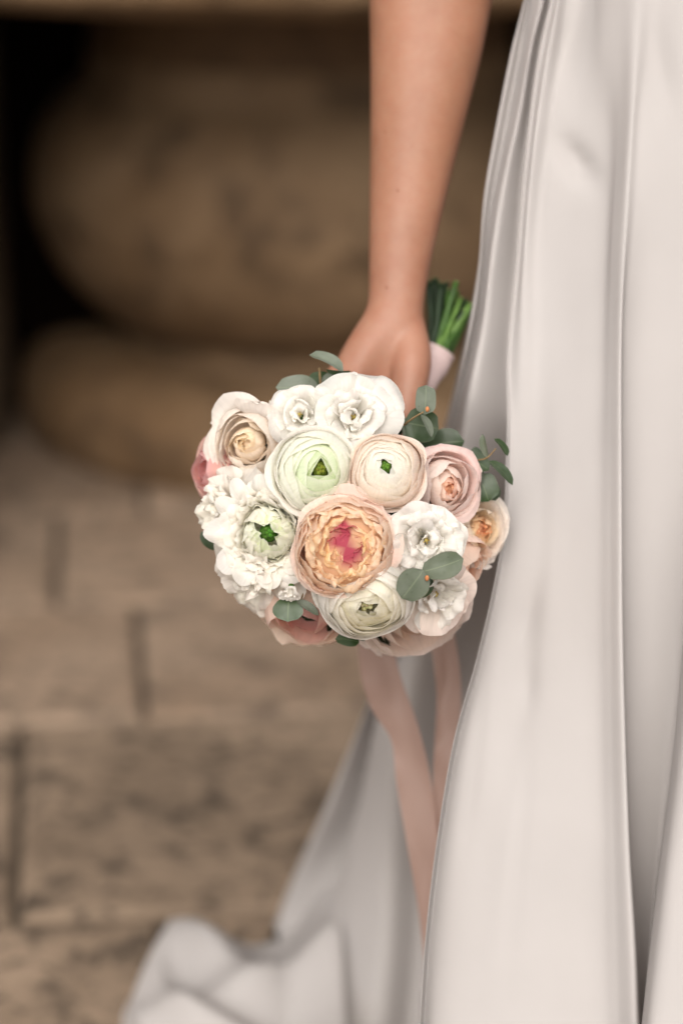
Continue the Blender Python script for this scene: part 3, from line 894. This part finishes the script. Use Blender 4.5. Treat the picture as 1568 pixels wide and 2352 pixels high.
def garden_rose(seed, guard, rim, mid, core, patch=None, cup_r=0.76, full=1.0, depth=0.11, zc=-0.42, cups=None, tall=None):
    """cupped old rose: a bowl of guard petals crammed with crumpled small ones"""
    rnd = random.Random(seed)
    petals, J = [], Join()
    cups = cups or ((0.88, 1.20, 5), (0.94, 1.09, 5), (1.0, 0.98, 5), (1.0, 0.91, 6), (0.985, 0.85, 6), (0.965, 0.79, 7))
    n = len(cups)
    for l, (sr, rt, cnt) in enumerate(cups):
        t = l / (n - 1)
        for k in range(cnt):
            ph = 2 * math.pi * (k + rnd.uniform(-.2, .2)) / cnt + l * 0.75
            c1 = vary(mixc(guard, rim, t), rnd, 0.025)
            petals.append(petal(shell(sr * rnd.uniform(.98, 1.02), rt * rnd.uniform(0.95, 1.05), zc), ph, math.pi / cnt * rnd.uniform(1.25, 1.6), k=0.16, p=2.6, base=0.55, lean=0.03, curl=lerp(0.07, 0.012, t) * rnd.uniform(.5, 1.5), side=0.03 * (1 - t), ruf=0.05, fr=2.2,
                                wob=0.08, seed=seed + l * 5.1 + k * 1.3, c0=mixc(c1, mid, 0.3), c1=c1, edge=mixc(c1, (0.9, 0.86, 0.8), 0.35), edgew=0.045, point=0.10 * (1 - t) * rnd.random(), nu=16, nv=12))
            tilt(petals[-1], ph, rnd.gauss(0.0, 0.035))
    if tall:
        a, r_, z_, w = tall
        petals.insert(0, petal([(0.1, -0.8), (0.6, -0.5), (r_ * 0.8, -0.1), (r_, z_ * 0.5), (r_ * 1.02, z_)], a, w, k=0.35, p=2.0, base=0.5, curl=0.10, side=0.10, wob=0.10, ruf=0.03, seed=seed, c0=guard, c1=guard, point=0.15, nu=16, nv=14))
    def pat(x, y):
        """how far a petal standing at x, y has the pigment of the heart"""
        w = 0.0
        for (ax, ay, ar) in (patch or ()):
            w = max(w, 1 - sstep(ar * 0.85, ar * 1.05, math.hypot(x - ax, y - ay)))
        return w
    top = zc + math.sqrt(max(0.0, cups[-1][0] ** 2 - cups[-1][1] ** 2))
    ringr = [cup_r * q for q in (1.0, 0.86, 0.70, 0.53, 0.36, 0.19)]
    for l, rt in enumerate(ringr):
        t = l / (len(ringr) - 1)
        zt = top + 0.01 - depth * t
        cnt = (11, 10, 8, 6, 5, 3)[l]
        for k in range(cnt):
            if rnd.random() > full: continue
            ph = 2 * math.pi * (k + rnd.uniform(-.3, .3)) / cnt + l * 0.9
            z = zt + rnd.uniform(-.05, .06); rr = rt * rnd.uniform(0.90, 1.10)
            prof = [(rr * 0.5, zt - 0.42), (rr * 0.92, zt - 0.26), (rr * 1.05, z - 0.12), (rr * 0.99, z - 0.03), (rr * 0.88, z)]
            c1 = vary(mixc(rim, mid, sstep(-0.08, 0.65, t)), rnd, 0.05)
            w_ = pat(rr * math.cos(ph), rr * math.sin(ph))
            c1 = mixc(c1, vary(mixc(core, (0.78, 0.25, 0.27), rnd.uniform(0, .45)), rnd, 0.06), w_)
            cb = mixc(mixc(c1, AMBER if mid == APRICOT else mid, 0.55), core, w_)
            J.add(petal(prof, ph, math.pi / cnt * rnd.uniform(1.15, 1.55), k=0.30, p=2.0, base=0.7, lean=0.05 * rnd.choice((-1, 1)), curl=rnd.uniform(-.02, .05), ruf=0.10, fr=rnd.uniform(1.1, 2.0), wob=0.16,
                        seed=seed * 1.9 + l * 3.3 + k * 1.1, c0=cb, c1=c1, edge=mixc(c1, mixc(rim, (0.88, 0.74, 0.5), 0.5), 0.55 * (1 - 0.7 * w_)), edgew=0.07, nu=18, nv=12))
    # radial folds that quarter the middle
    for k in range(int(12 * full)):
        a = 2 * math.pi * k / 12 + rnd.uniform(-.2, .2); r0 = rnd.uniform(0.06, 0.16); r1 = rnd.uniform(0.34, 0.54)
        vs, cs, us = [], [], []
        w_ = pat(0.5 * (r0 + r1) * math.cos(a), 0.5 * (r0 + r1) * math.sin(a))
        nu, nv = 14, 6
        wv = rnd.uniform(0.05, 0.09); f0 = rnd.uniform(0, 9)
        for j in range(nv + 1):
            v = j / nv
            for i in range(nu + 1):
                u = i / nu
                rr = lerp(r0, r1, u); s = wv * (0.3 + v) * math.sin(u * 7 + f0) + 0.12 * (v - 0.5) * nz(k, u * 2, f0)
                tp = top - depth * (1 - rr / cup_r) + 0.03 * math.sin(u * 3.1) + 0.04 * nz(u * 4, k, f0)
                vv = Vector((rr * math.cos(a) - s * math.sin(a), rr * math.sin(a) + s * math.cos(a), lerp(top - 0.45, tp, v)))
                vs.append(vv)
                c = mixc(mixc(mid, AMBER if mid == APRICOT else mid, 0.5), mid, v)
                c = mixc(c, rim, 0.45 * sstep(.8, 1, v))
                cs.append(mixc(c, core, w_)); us.append((u, v))
        J.add((vs, [(j * (nu + 1) + i, j * (nu + 1) + i + 1, (j + 1) * (nu + 1) + i + 1, (j + 1) * (nu + 1) + i) for j in range(nv) for i in range(nu)], cs, us))
    fl_v, fl_f = blob((0, 0, top - 0.24 - depth * 1.1), 0.74 * cup_r / 0.68, 24, 10, 0.36)
    J.add((fl_v, fl_f, [mixc(mixc(mid, core, 0.25), core, pat(v.x, v.y)) for v in fl_v], [(0.5, 0.5)] * len(fl_v)))
    calyx(J, 0.26, zc - 0.5)
    return petals, [(J.v, J.f, J.c, J.u)]

def lisianthus(seed, col, tipc=None, layers=((1.02, 0.02, 6, 0.10), (0.84, 0.14, 6, 0.08), (0.62, 0.25, 6, 0.06), (0.42, 0.28, 5, 0.03), (0.24, 0.22, 3, 0.02)), ruf=0.085, core=True, fr=3.6):
    rnd = random.Random(seed)
    petals, J = [], Join()
    for l, (rt, zt, cnt, fl) in enumerate(layers):
        for k in range(cnt):
            ph = 2 * math.pi * (k + rnd.uniform(-.22, .22)) / cnt + l * 0.7
            rr = rt * rnd.uniform(0.9, 1.08); z = zt + rnd.uniform(-.10, .10)
            prof = [(0.05, -0.75), (rr * 0.30, -0.45), (rr * 0.62, -0.12 + z * 0.4), (rr * 0.88, z - 0.02), (rr + fl, z - 0.04 * rnd.random())]
            c1 = vary(tipc if (tipc and l == 0) else col, rnd, 0.02)
            petals.append(petal(prof, ph, math.pi / cnt * rnd.uniform(1.25, 1.6), k=0.2, p=2.8, base=0.35, lean=0.04, curl=rnd.uniform(-.05, .12), ruf=ruf * rnd.uniform(.7, 1.3), fr=fr * rnd.uniform(.8, 1.2), wob=0.24,
                                seed=seed * 1.7 + l * 4.3 + k * 1.9, c0=mixc(col, PALEGREEN, 0.25), c1=c1, cexp=0.5, nu=18, nv=12))
            tilt(petals[-1], ph, rnd.gauss(0.0, 0.20))
    if core:
        J.solid(blob((0, 0, -0.02), 0.05, 8, 6, 1.6), (0.62, 0.52, 0.16))
        for k in range(5):
            a = k * 1.257
            J.solid(blob((0.07 * math.cos(a), 0.07 * math.sin(a), -0.04), 0.022, 6, 4, 1.8), (0.62, 0.46, 0.10))
    calyx(J, 0.22, -0.75)
    return petals, [(J.v, J.f, J.c, J.u)]

FRILL = ((1.05, -0.10, 7, 0.12), (0.86, 0.10, 7, 0.08), (0.62, 0.24, 6, 0.06), (0.40, 0.30, 5, 0.02), (0.2, 0.3, 3, 0.0))
CUPPED = ((1.05, -0.05, 5, 0.12), (0.86, 0.14, 5, 0.06), (0.62, 0.25, 4, 0.02), (0.34, 0.22, 3, 0.0))
BUD = ((0.17, 0.05, 2), (0.21, 0.09, 2), (0.25, 0.13, 2), (0.30, 0.18, 2), (0.36, 0.24, 3), (0.50, 0.36, 3), (0.64, 0.48, 3), (0.80, 0.70, 3), (0.90, 0.96, 3), (0.92, 1.16, 3))
OPEN_ROSE = ((0.45, 0.30, 4), (0.55, 0.40, 4), (0.66, 0.48, 3), (0.76, 0.56, 3), (0.84, 0.68, 3), (0.90, 0.82, 3), (0.92, 1.0, 3), (0.92, 1.14, 3))
SIDE_ROSE = ((0.5, 0.25, 3), (0.65, 0.42, 3), (0.80, 0.62, 4), (0.90, 0.84, 4), (0.95, 1.05, 4))
F = []
def add(name, label, px, py, r, n, spec, **kw):
    F.append(build_flower(name, label, px, py, r, n, spec[0], spec[1], **kw))

# lower and rear flowers first
add('rose', 'pink rose turned away at the far left edge of the bouquet', 464, 1075, 70, (-0.80, -0.10, 0.50), rose(11, SIDE_ROSE, ((0.78, 0.42, 0.40), PINK, (0.82, 0.56, 0.48)), edge=(0.82, 0.5, 0.5), refl=0.12), dd=0.004, nsep=12)
add('lisianthus', 'frilly white bloom at the left edge below the cream rose', 520, 1168, 84, (-0.62, 0.0, 0.72), lisianthus(12, IVORY, layers=FRILL, ruf=0.13, core=False, fr=2.6), nsep=14)
add('lisianthus', 'frilly cream white bloom at the lower left edge', 588, 1315, 102, (-0.45, 0.50, 0.74), lisianthus(13, IVORY, layers=FRILL, ruf=0.13, core=False, fr=2.6), dd=0.010, nsep=14)
add('rose', 'blush rose hidden under the lower left edge', 607, 1392, 72, (-0.5, 0.70, 0.45), rose(14, SIDE_ROSE, (PEACH, PEACH, (0.90, 0.70, 0.58))), dd=0.032, nsep=8)
add('rose', 'peach rose seen from below at the bottom of the bouquet', 690, 1428, 106, (-0.20, 0.62, 0.68), rose(15, SIDE_ROSE, ((0.84, 0.50, 0.46), (0.88, 0.64, 0.55), (0.91, 0.75, 0.64), (0.91, 0.75, 0.63))), dd=0.018, nsep=10)
add('rose', 'pale pink rose seen from the side at the bottom right', 958, 1440, 126, (0.26, 0.62, 0.70), rose(16, SIDE_ROSE, (PEACH, (0.92, 0.81, 0.75), (0.93, 0.83, 0.775)), refl=0.12), dd=0.016, nsep=12)
add('rose', 'soft pink rose behind the lower right edge beside the skirt', 1085, 1315, 80, (0.75, 0.35, 0.50), rose(17, SIDE_ROSE, ((0.86, 0.6, 0.46), PEACH, (0.89, 0.74, 0.67)), refl=0.12), dd=0.004, nsep=10)
add('lisianthus', 'white bloom in soft focus below the grey leaves at lower right', 1000, 1368, 82, (0.40, 0.45, 0.78), lisianthus(18, WHITE, tipc=BLUSH, layers=CUPPED), dd=0.0, nsep=9)
add('lisianthus', 'small white bud below the frilly ranunculus', 664, 1362, 27, (-0.2, 0.75, 0.6), lisianthus(19, WHITE, layers=((0.8, 0.3, 5, 0.1), (0.5, 0.35, 4, 0.05)), ruf=0.06, core=False), dd=-0.006, nsep=4)
add('ranunculus', 'white ranunculus facing down with a cream inside at the bottom', 843, 1396, 103, (0.06, 0.60, 0.78),
    ranunculus(20, ((0.58, 0.12, 4), (0.62, 0.20, 4), (0.66, 0.30, 4), (0.72, 0.42, 4), (0.77, 0.51, 5), (0.82, 0.60, 5), (0.87, 0.68, 5), (0.91, 0.76, 5), (0.95, 0.84, 5), (0.97, 0.92, 4), (0.96, 1.03, 4)), ((0.92, 0.88, 0.70), (0.93, 0.88, 0.75), (0.93, 0.89, 0.80), WHITE, WHITE), core=(0.62, 0.60, 0.34), core_z=-0.02, core_r=0.16, zc=-0.45), dd=-0.016, nsep=14)
# upper row
add('rose', 'large cream rose with a tall outer petal at the upper left', 564, 1022, 92, (-0.26, 0.02, 0.96), rose(1, ((0.20, 0.07, 3), (0.26, 0.13, 3), (0.32, 0.20, 3), (0.40, 0.28, 3), (0.52, 0.42, 4), (0.66, 0.54, 3), (0.78, 0.66, 3), (0.88, 0.82, 3), (0.90, 1.0, 3), (0.90, 1.16, 4)), ((0.93, 0.78, 0.58), (0.94, 0.84, 0.70), (0.93, 0.83, 0.73), (0.93, 0.86, 0.79), (0.93, 0.87, 0.81)), pointed=0.5, refl=0.10, shift=(-0.10, 0.02), ruf=0.05, wob=0.16, tall=(1.35, 1.0, 0.15, 0.62)), dd=-0.004, nsep=18)
add('lisianthus', 'small ruffled white bloom at the top left of the bouquet', 687, 950, 64, (-0.10, -0.15, 0.98), lisianthus(3, WHITE, layers=CUPPED, ruf=0.06, fr=2.6), dd=-0.004, nsep=10)
add('lisianthus', 'large ruffled white bloom with pointed petals at the top centre', 817, 958, 94, (0.05, -0.12, 0.98), lisianthus(4, WHITE, ruf=0.07, fr=2.6), dd=-0.004, nsep=14)
add('ranunculus', 'white ranunculus with a pale green heart', 720, 1078, 100, (0.10, 0.03, 0.98),
    ranunculus(5, ((0.530, 0.14, 3), (0.598, 0.20, 3), (0.656, 0.29, 3), (0.712, 0.46, 3), (0.766, 0.54, 3), (0.818, 0.61, 4), (0.869, 0.72, 4), (0.920, 0.83, 4), (0.880, 0.95, 5), (0.900, 1.06, 5)), ((0.64, 0.76, 0.40), (0.84, 0.89, 0.72), (0.91, 0.92, 0.82), (0.93, 0.91, 0.85), (0.94, 0.89, 0.83)), core=(0.30, 0.36, 0.05), shift=(0.17, 0.0), kk=0.22, core_z=0.06, core_r=0.15), dd=-0.006, nsep=18, scale=0.98)
add('ranunculus', 'peach ranunculus with many thin rings and a green button centre', 889, 1080, 92, (-0.06, -0.06, 0.98),
    ranunculus(6, ((0.540, 0.13, 4), (0.592, 0.20, 4), (0.636, 0.31, 3), (0.679, 0.44, 4), (0.720, 0.50, 4), (0.760, 0.55, 5), (0.799, 0.61, 5), (0.837, 0.68, 5), (0.875, 0.76, 5), (0.913, 0.83, 5), (0.950, 0.89, 6), (0.910, 0.96, 6), (0.920, 1.04, 6)), ((0.90, 0.89, 0.82), (0.94, 0.87, 0.79), (0.93, 0.81, 0.72), (0.92, 0.765, 0.665)), core=GREEN, shift=(-0.06, 0.10), core_z=0.10), dd=-0.010, nsep=26, scale=0.98)
add('rose', 'pink rose bud with a pointed petal at the right', 1032, 1112, 82, (0.30, 0.02, 0.95), rose(7, BUD, ((0.82, 0.46, 0.28), (0.92, 0.74, 0.64), (0.93, 0.81, 0.76), (0.92, 0.74, 0.70)), pointed=0.9, refl=0.12, wob=0.16, shift=(0.10, -0.12)), dd=0.0, nsep=14)
add('rose', 'cream rose with an apricot centre at the right edge against the skirt', 1112, 1218, 78, (0.52, 0.04, 0.84), rose(8, ((0.18, 0.06, 3), (0.24, 0.12, 4), (0.30, 0.19, 4), (0.38, 0.28, 4), (0.48, 0.38, 4), (0.62, 0.52, 3), (0.78, 0.70, 3), (0.88, 0.88, 3), (0.90, 1.08, 4)), ((0.90, 0.52, 0.30), (0.92, 0.68, 0.42), (0.93, 0.80, 0.62), (0.93, 0.85, 0.77), (0.93, 0.87, 0.81)), pointed=0.3, refl=0.12, shift=(0.12, 0.0), ruf=0.06, wob=0.15), dd=0.0, nsep=14)
# middle
add('ranunculus', 'big frilly white ranunculus with a green centre at the left', 604, 1222, 116, (-0.14, 0.04, 0.98),
    ranunculus(2, ((0.40, 0.12, 5), (0.42, 0.18, 6), (0.44, 0.26, 7), (0.47, 0.35, 8), (0.50, 0.45, 9), (0.53, 0.56, 10), (0.56, 0.67, 11), (0.60, 0.78, 12), (0.64, 0.90, 12), (0.68, 1.01, 12), (0.72, 1.12, 12)), ((0.78, 0.83, 0.58), (0.93, 0.91, 0.82), (0.93, 0.90, 0.82), IVORY, IVORY, WHITE), core=(0.12, 0.30, 0.04), frill=0.035, curl=0.03, kk=0.42, shift=(0.06, 0.0), core_z=0.0, core_r=0.12), dd=-0.006, nsep=30)
add('lisianthus', 'ruffled open white bloom right of the large peach rose', 980, 1240, 86, (0.10, 0.05, 0.98), lisianthus(9, WHITE, ruf=0.08, fr=3.0), dd=-0.010, nsep=14)
add('garden_rose', 'large peach garden rose with apricot and fuchsia centre, in the middle', 793, 1256, 115, (0.0, 0.05, 1.0), garden_rose(10, (0.92, 0.74, 0.655), (0.92, 0.76, 0.62), APRICOT, FUCHSIA, patch=((-0.06, 0.33, 0.20), (0.05, -0.10, 0.22), (-0.20, 0.12, 0.14))), dd=-0.012, nsep=34, scale=0.98)

# ------------------------------------------------------------------ eucalyptus and dark leaves in the bouquet
def leaf_mesh(b, t, w, nrm, fold=0.25, bend=0.10, p=2.2, nu=8, nv=9):
    """round blade from b to t (3D), half width w, facing nrm"""
    ax = (t - b); L_ = ax.length; ax.normalize()
    n = (nrm - ax * nrm.dot(ax)).normalized()
    s = ax.cross(n)
    vs, uvs = [], []
    for j in range(nv + 1):
        v = j / nv
        # half width along the blade
        x = 2 * v - 1
        ww = w * (max(0.0, 1 - abs(x) ** p)) ** (1 / p) * (1 + 0.08 * math.sin(v * 6 + L_ * 900)) + 0.0002
        for i in range(nu + 1):
            u = 2 * i / nu - 1
            c = b + ax * (L_ * v) + s * (ww * u) + n * (fold * ww * abs(u) ** 1.4 + bend * L_ * (4 * v * (1 - v) - 0.5) + 0.05 * w * nz(u * 1.5, v * 2, L_ * 400))
            vs.append(c); uvs.append((0.5 + 0.5 * u * (0.6 + 0.4 * (1 - abs(x) ** 6)), v))
    W = nu + 1
    fs = [(j * W + i, j * W + i + 1, (j + 1) * W + i + 1, (j + 1) * W + i) for j in range(nv) for i in range(nu)]
    return vs, fs, uvs

def sprig(label, twig, twig_r, leaves, bud=None):
    pts = [P(*q) for q in twig]
    n = 14
    path = [Vector(cr([tuple(p) for p in pts], i / n)) for i in range(n + 1)]
    v, f = tube(path, [lerp(twig_r, twig_r * 0.6, i / n) for i in range(n + 1)], 8)
    o = mesh_obj('eucalyptus_sprig', [p - bloc for p in v], f, M_TWIG, bouquet, label=label)
    for (b, t, w, nrm, dark, fold) in leaves:
        B, T = P(*b), P(*t)
        vs, fs, uvs = leaf_mesh(B - bloc, T - bloc, w / FPX * b[2], V(*nrm), fold)
        mesh_obj('leaf', vs, fs, M_DARKLEAF if dark else M_GREYLEAF, o, uvs=uvs)
    if bud:
        c = P(*bud) - bloc
        v3, f3 = blob(c, 0.0016, 8, 6, 1.4)
        mesh_obj('bud', v3, f3, M_TIP, o)
    return o

sprig('grey green sprig with round leaves at the top left', [(738, 930, 1.86), (736, 885, 1.855), (733, 845, 1.85)], 0.0013, [
    ((790, 850, 1.848), (712, 812, 1.846), 22, (0.25, -0.75, 0.6), False, 0.3),
    ((748, 852, 1.85), (806, 855, 1.852), 9, (0.0, 0.9, 0.5), True, 0.1),
    ((736, 900, 1.853), (634, 888, 1.848), 30, (0.0, -0.3, 0.95), False, 0.2),
    ((738, 905, 1.854), (818, 878, 1.858), 40, (0.15, -0.3, 0.95), False, 0.2),
    ((738, 915, 1.855), (735, 850, 1.866), 26, (0.0, -0.1, 1), True, 0.2)])
sprig('grey sprig of round leaves in front of the thumb', [(915, 990, 1.835), (932, 972, 1.825), (955, 956, 1.815), (972, 946, 1.812)], 0.0010, [
    ((928, 970, 1.826), (1008, 985, 1.835), 40, (0.1, 0.05, 1), True, 0.12),
    ((975, 952, 1.812), (978, 884, 1.815), 25, (0.1, -0.1, 1), False, 0.15),
    ((968, 950, 1.812), (992, 1002, 1.806), 10, (0.55, -0.1, 0.8), False, 0.2),
    ((905, 990, 1.84), (893, 908, 1.85), 20, (-0.2, 0.0, 1), True, 0.2),
    ((930, 1015, 1.825), (910, 915, 1.832), 9, (0.8, 0.0, 0.6), False, 0.2)], bud=(981, 940, 1.806))
sprig('broad dark leaf behind the pink rose bud', [(965, 1060, 1.87), (990, 1040, 1.868), (1000, 1030, 1.866)], 0.0012, [
    ((955, 1030, 1.868), (1065, 1012, 1.862), 34, (0.1, -0.35, 0.9), True, 0.2)])
sprig('dark green sprig at the right in front of the skirt', [(1060, 1100, 1.86), (1085, 1062, 1.85), (1117, 1052, 1.842), (1138, 1030, 1.838)], 0.0009, [
    ((1068, 1050, 1.855), (1122, 1078, 1.845), 24, (0.2, -0.5, 0.85), True, 0.2),
    ((1080, 1055, 1.858), (1110, 1042, 1.86), 20, (0.0, -0.4, 0.9), True, 0.2),
    ((1118, 1052, 1.842), (1106, 998, 1.84), 9, (-0.6, 0.0, 0.7), False, 0.2),
    ((1122, 1056, 1.84), (1178, 1112, 1.835), 15, (0.5, -0.5, 0.75), True, 0.25),
    ((1136, 1006, 1.838), (1166, 1046, 1.836), 12, (0.6, -0.5, 0.7), True, 0.25),
    ((1098, 1088, 1.852), (1122, 1152, 1.852), 34, (0.2, 0.0, 1), True, 0.2),
    ((1110, 1082, 1.848), (1092, 1125, 1.846), 9, (0.8, 0.0, 0.6), False, 0.2),
    ((1122, 1100, 1.858), (1138, 1150, 1.86), 16, (0.4, 0.0, 0.9), True, 0.2)])
sprig('grey green pair of leaves below the ruffled white bloom at the right', [(930, 1290, 1.83), (965, 1310, 1.8), (978, 1326, 1.774)], 0.0008, [
    ((972, 1310, 1.776), (922, 1376, 1.782), 35, (-0.1, 0.2, 1), False, 0.12),
    ((968, 1314, 1.777), (1064, 1284, 1.776), 30, (0.1, 0.2, 1), False, 0.12),
    ((985, 1322, 1.815), (955, 1372, 1.82), 22, (0.1, 0.3, 0.9), True, 0.15),
    ((920, 1300, 1.835), (888, 1345, 1.84), 36, (0.0, 0.2, 1), True, 0.15)], bud=(980, 1328, 1.773))
sprig('dark round leaf with a narrow one below the peach garden rose', [(705, 1340, 1.83), (698, 1360, 1.822), (688, 1385, 1.815)], 0.0009, [
    ((664, 1372, 1.815), (660, 1428, 1.812), 33, (-0.1, 0.25, 1), True, 0.12),
    ((682, 1378, 1.812), (732, 1412, 1.81), 10, (0.3, -0.4, 0.8), False, 0.25),
    ((728, 1352, 1.835), (724, 1390, 1.84), 30, (0.0, 0.3, 1), True, 0.2)])
sprig('small dark leaf under the bottom of the bouquet', [(800, 1450, 1.85), (802, 1462, 1.85)], 0.0008, [
    ((770, 1466, 1.845), (825, 1474, 1.845), 17, (0.0, -0.5, 0.85), True, 0.12),
    ((795, 1465, 1.848), (838, 1470, 1.845), 5, (0.0, -0.6, 0.5), True, 0.1)])
sprig('narrow grey leaves sticking out at the left edge', [(512, 1265, 1.868), (500, 1250, 1.866), (488, 1238, 1.865)], 0.0009, [
    ((500, 1262, 1.868), (462, 1222, 1.865), 14, (-0.4, -0.4, 0.8), True, 0.2),
    ((505, 1262, 1.862), (480, 1228, 1.858), 8, (0.4, -0.4, 0.8), False, 0.2),
    ((508, 1262, 1.868), (512, 1305, 1.866), 8, (-0.6, 0.0, 0.7), True, 0.2)])

# dark foliage packed between the heads: many small leaf blades, one uncountable mass
def filler():
    rnd = random.Random(77)
    vs, fs = [], []
    for k in range(420):
        a = rnd.uniform(0, 2 * math.pi); ct = rnd.uniform(0.15, 1.0); st = math.sqrt(1 - ct * ct)
        dv = CR * (st * math.cos(a)) + CU * (st * math.sin(a)) - CF * ct
        b = dv * (DOME_R * rnd.uniform(0.50, 0.66))
        t = dv * (DOME_R * rnd.uniform(0.72, 0.80)) + Vector((rnd.uniform(-1, 1), rnd.uniform(-1, 1), rnd.uniform(-1, 1))) * 0.014
        v, f, _ = leaf_mesh(b, t, rnd.uniform(0.006, 0.011), Vector((rnd.uniform(-1, 1), rnd.uniform(-1, 1), rnd.uniform(-1, 1))), 0.2, 0.1, 2.0, 4, 5)
        o = len(vs); vs += v; fs += [tuple(o + i for i in q) for q in f]
    bv, bf = blob((0, 0, 0), DOME_R * 0.66, 32, 20)
    o = len(vs); vs += [v for v in bv]; fs += [tuple(o + i for i in q) for q in bf]
    return vs, fs
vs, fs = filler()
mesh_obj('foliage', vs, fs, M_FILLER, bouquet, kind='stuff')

# stems: cut ends up and to the right, bound under the hand, fanning out into the head
AX0, AX1 = (1008, 795, 2.012), (1036, 690, 2.035)
rnd = random.Random(5)
ends = [(984, 648, 2.03, 1), (999, 642, 2.04, 1), (1012, 652, 2.025, 1), (1026, 650, 2.045, 1), (1047, 648, 2.022, 0), (1048, 672, 2.045, 0), (1038, 690, 2.03, 1), (1058, 686, 2.03, 0), (1070, 690, 2.045, 1),
        (1080, 700, 2.028, 0), (1083, 708, 2.04, 0), (1062, 715, 2.024, 1), (1030, 668, 2.03, 0), (992, 660, 2.05, 1), (1072, 722, 2.03, 0), (1050, 800, 2.03, 0)]
for i, (ex, ey, ed, dk) in enumerate(ends[:-1]):
    tx = lerp(-20, 22, i / (len(ends) - 2))
    # at the binding the stems lie side by side across the handle
    f = i / (len(ends) - 2)
    mid_ = (lerp(982, 1022, f) , lerp(797, 826, f), 2.012 + 0.007 * math.sin(i * 2.4))
    low = (lerp(885, 935, f), lerp(930, 965, f), 1.985 + 0.008 * math.sin(i * 1.7))
    head = (800 + rnd.uniform(-120, 120), 1150 + rnd.uniform(-90, 120), 1.90)
    pts = [P(*head), P(*low), P(*mid_), P(ex, ey, ed)]
    path = [Vector(cr([tuple(p) for p in pts], q / 20)) for q in range(21)]
    v, fcs = tube(path, (0.0026, 0.0034, 0.0030, 0.0022)[i % 4], 10)
    st = mesh_obj('stem', [p - bloc for p in v], fcs, M_STEMD if dk else (M_STEML if i % 2 else M_STEM), bouquet)
    tdir = (path[-1] - path[-2]).normalized()
    v2, f2 = tube([path[-1] + tdir * 0.0001, path[-1] + tdir * 0.0006], [(0.0025, 0.0033, 0.0029, 0.0021)[i % 4], (0.0021, 0.0029, 0.0025, 0.0018)[i % 4]], 10)
    mesh_obj('cut_end', [p - bloc for p in v2], f2, M_CUT, st)

# ribbon wrap around the handle
def wrap_mesh():
    vs, fs = [], []
    seg, n = 28, 22
    pts = [(800, 1130, 1.93), (872, 1005, 1.965), (935, 915, 1.99), (985, 842, 2.008), (1003, 806, 2.013)]
    wid = [0.012, 0.013, 0.014, 0.0152, 0.0156]
    for i in range(n + 1):
        t = i / n
        c = P(*cr(pts, t)); w = cr([(x,) for x in wid], t)[0]
        t2 = P(*cr(pts, min(1, t + 0.03))) - P(*cr(pts, max(0, t - 0.03))); t2.normalize()
        a = t2.cross(CF).normalized(); b = t2.cross(a)
        for k in range(seg):
            an = 2 * math.pi * k / seg
            s = 1 + 0.03 * math.sin(an * 3 + t * 30) + 0.02 * math.sin(t * 60)
            vs.append(c + a * (w * s * math.cos(an)) + b * (w * 0.85 * s * math.sin(an)) - bloc)
    for i in range(n):
        for k in range(seg):
            k2 = (k + 1) % seg
            fs.append((i * seg + k, i * seg + k2, (i + 1) * seg + k2, (i + 1) * seg + k))
    return vs, fs
vs, fs = wrap_mesh()
mesh_obj('ribbon_wrap', vs, fs, M_WRAP, bouquet)

# hanging ribbon tails
def ribbon(keys, label):
    """keys: px, py, depth, half width in px, turn about the length (radians)"""
    vs, fs = [], []
    n, m = 60, 6
    px0 = keys[0][0]
    for i in range(n + 1):
        px, py, d, w, tw = cr(keys, i / n)
        px2, py2, d2, _, _ = cr(keys, min(1, i / n + 0.02)); px1, py1, d1, _, _ = cr(keys, max(0, i / n - 0.02))
        t = (P(px2, py2, d2) - P(px1, py1, d1)).normalized()
        s = t.cross(CF).normalized(); f = t.cross(s).normalized()
        hw = w / FPX * d
        for k in range(m + 1):
            u = 2 * k / m - 1
            p = P(px, py, d) + (s * math.cos(tw) + f * math.sin(tw)) * (hw * u) + f * (0.0025 * u * u + 0.006 * nz(u * 0.7, i * 0.13, px0))
            vs.append(p - bloc)
    W = m + 1
    fs = [(i * W + k, i * W + k + 1, (i + 1) * W + k + 1, (i + 1) * W + k) for i in range(n) for k in range(m)]
    return mesh_obj('ribbon_tail', vs, fs, M_RIBBON, bouquet, label=label)
ribbon([(905, 960, 2.03, 34, 0.3), (860, 1300, 2.05, 36, 0.3), (862, 1480, 2.06, 42, 0.2), (885, 1590, 2.06, 44, 0.0), (930, 1690, 2.06, 40, 0.55), (950, 1800, 2.06, 40, 0.2), (972, 1950, 2.06, 36, 0.2), (988, 2090, 2.06, 30, 0.4), (1000, 2250, 2.06, 26, 0.6)],
       'wide dusty pink ribbon tail with a twist')
ribbon([(930, 960, 2.03, 26, 0.3), (990, 1300, 2.05, 28, 0.4), (1018, 1480, 2.06, 30, 0.3), (1030, 1600, 2.06, 28, 0.1), (1022, 1720, 2.06, 26, 0.3), (1015, 1850, 2.06, 24, 0.3), (1012, 2000, 2.06, 22, 0.3)],
       'narrow dusty pink ribbon tail against the skirt')

# ------------------------------------------------------------------ unseen roof slab, added to block sky light from the fountain
roof = empty('shade_roof', (0, 3.9, 3.6), 'unseen roof slab added to shade the wall fountain', 'shade_roof')
vs, fs = box(-4.5, 4.5, -0.05, 1.2, 0.003, 0.35)
mesh_obj('shade_slab', vs, fs, M_SHADE_SLAB, roof, smooth=False)
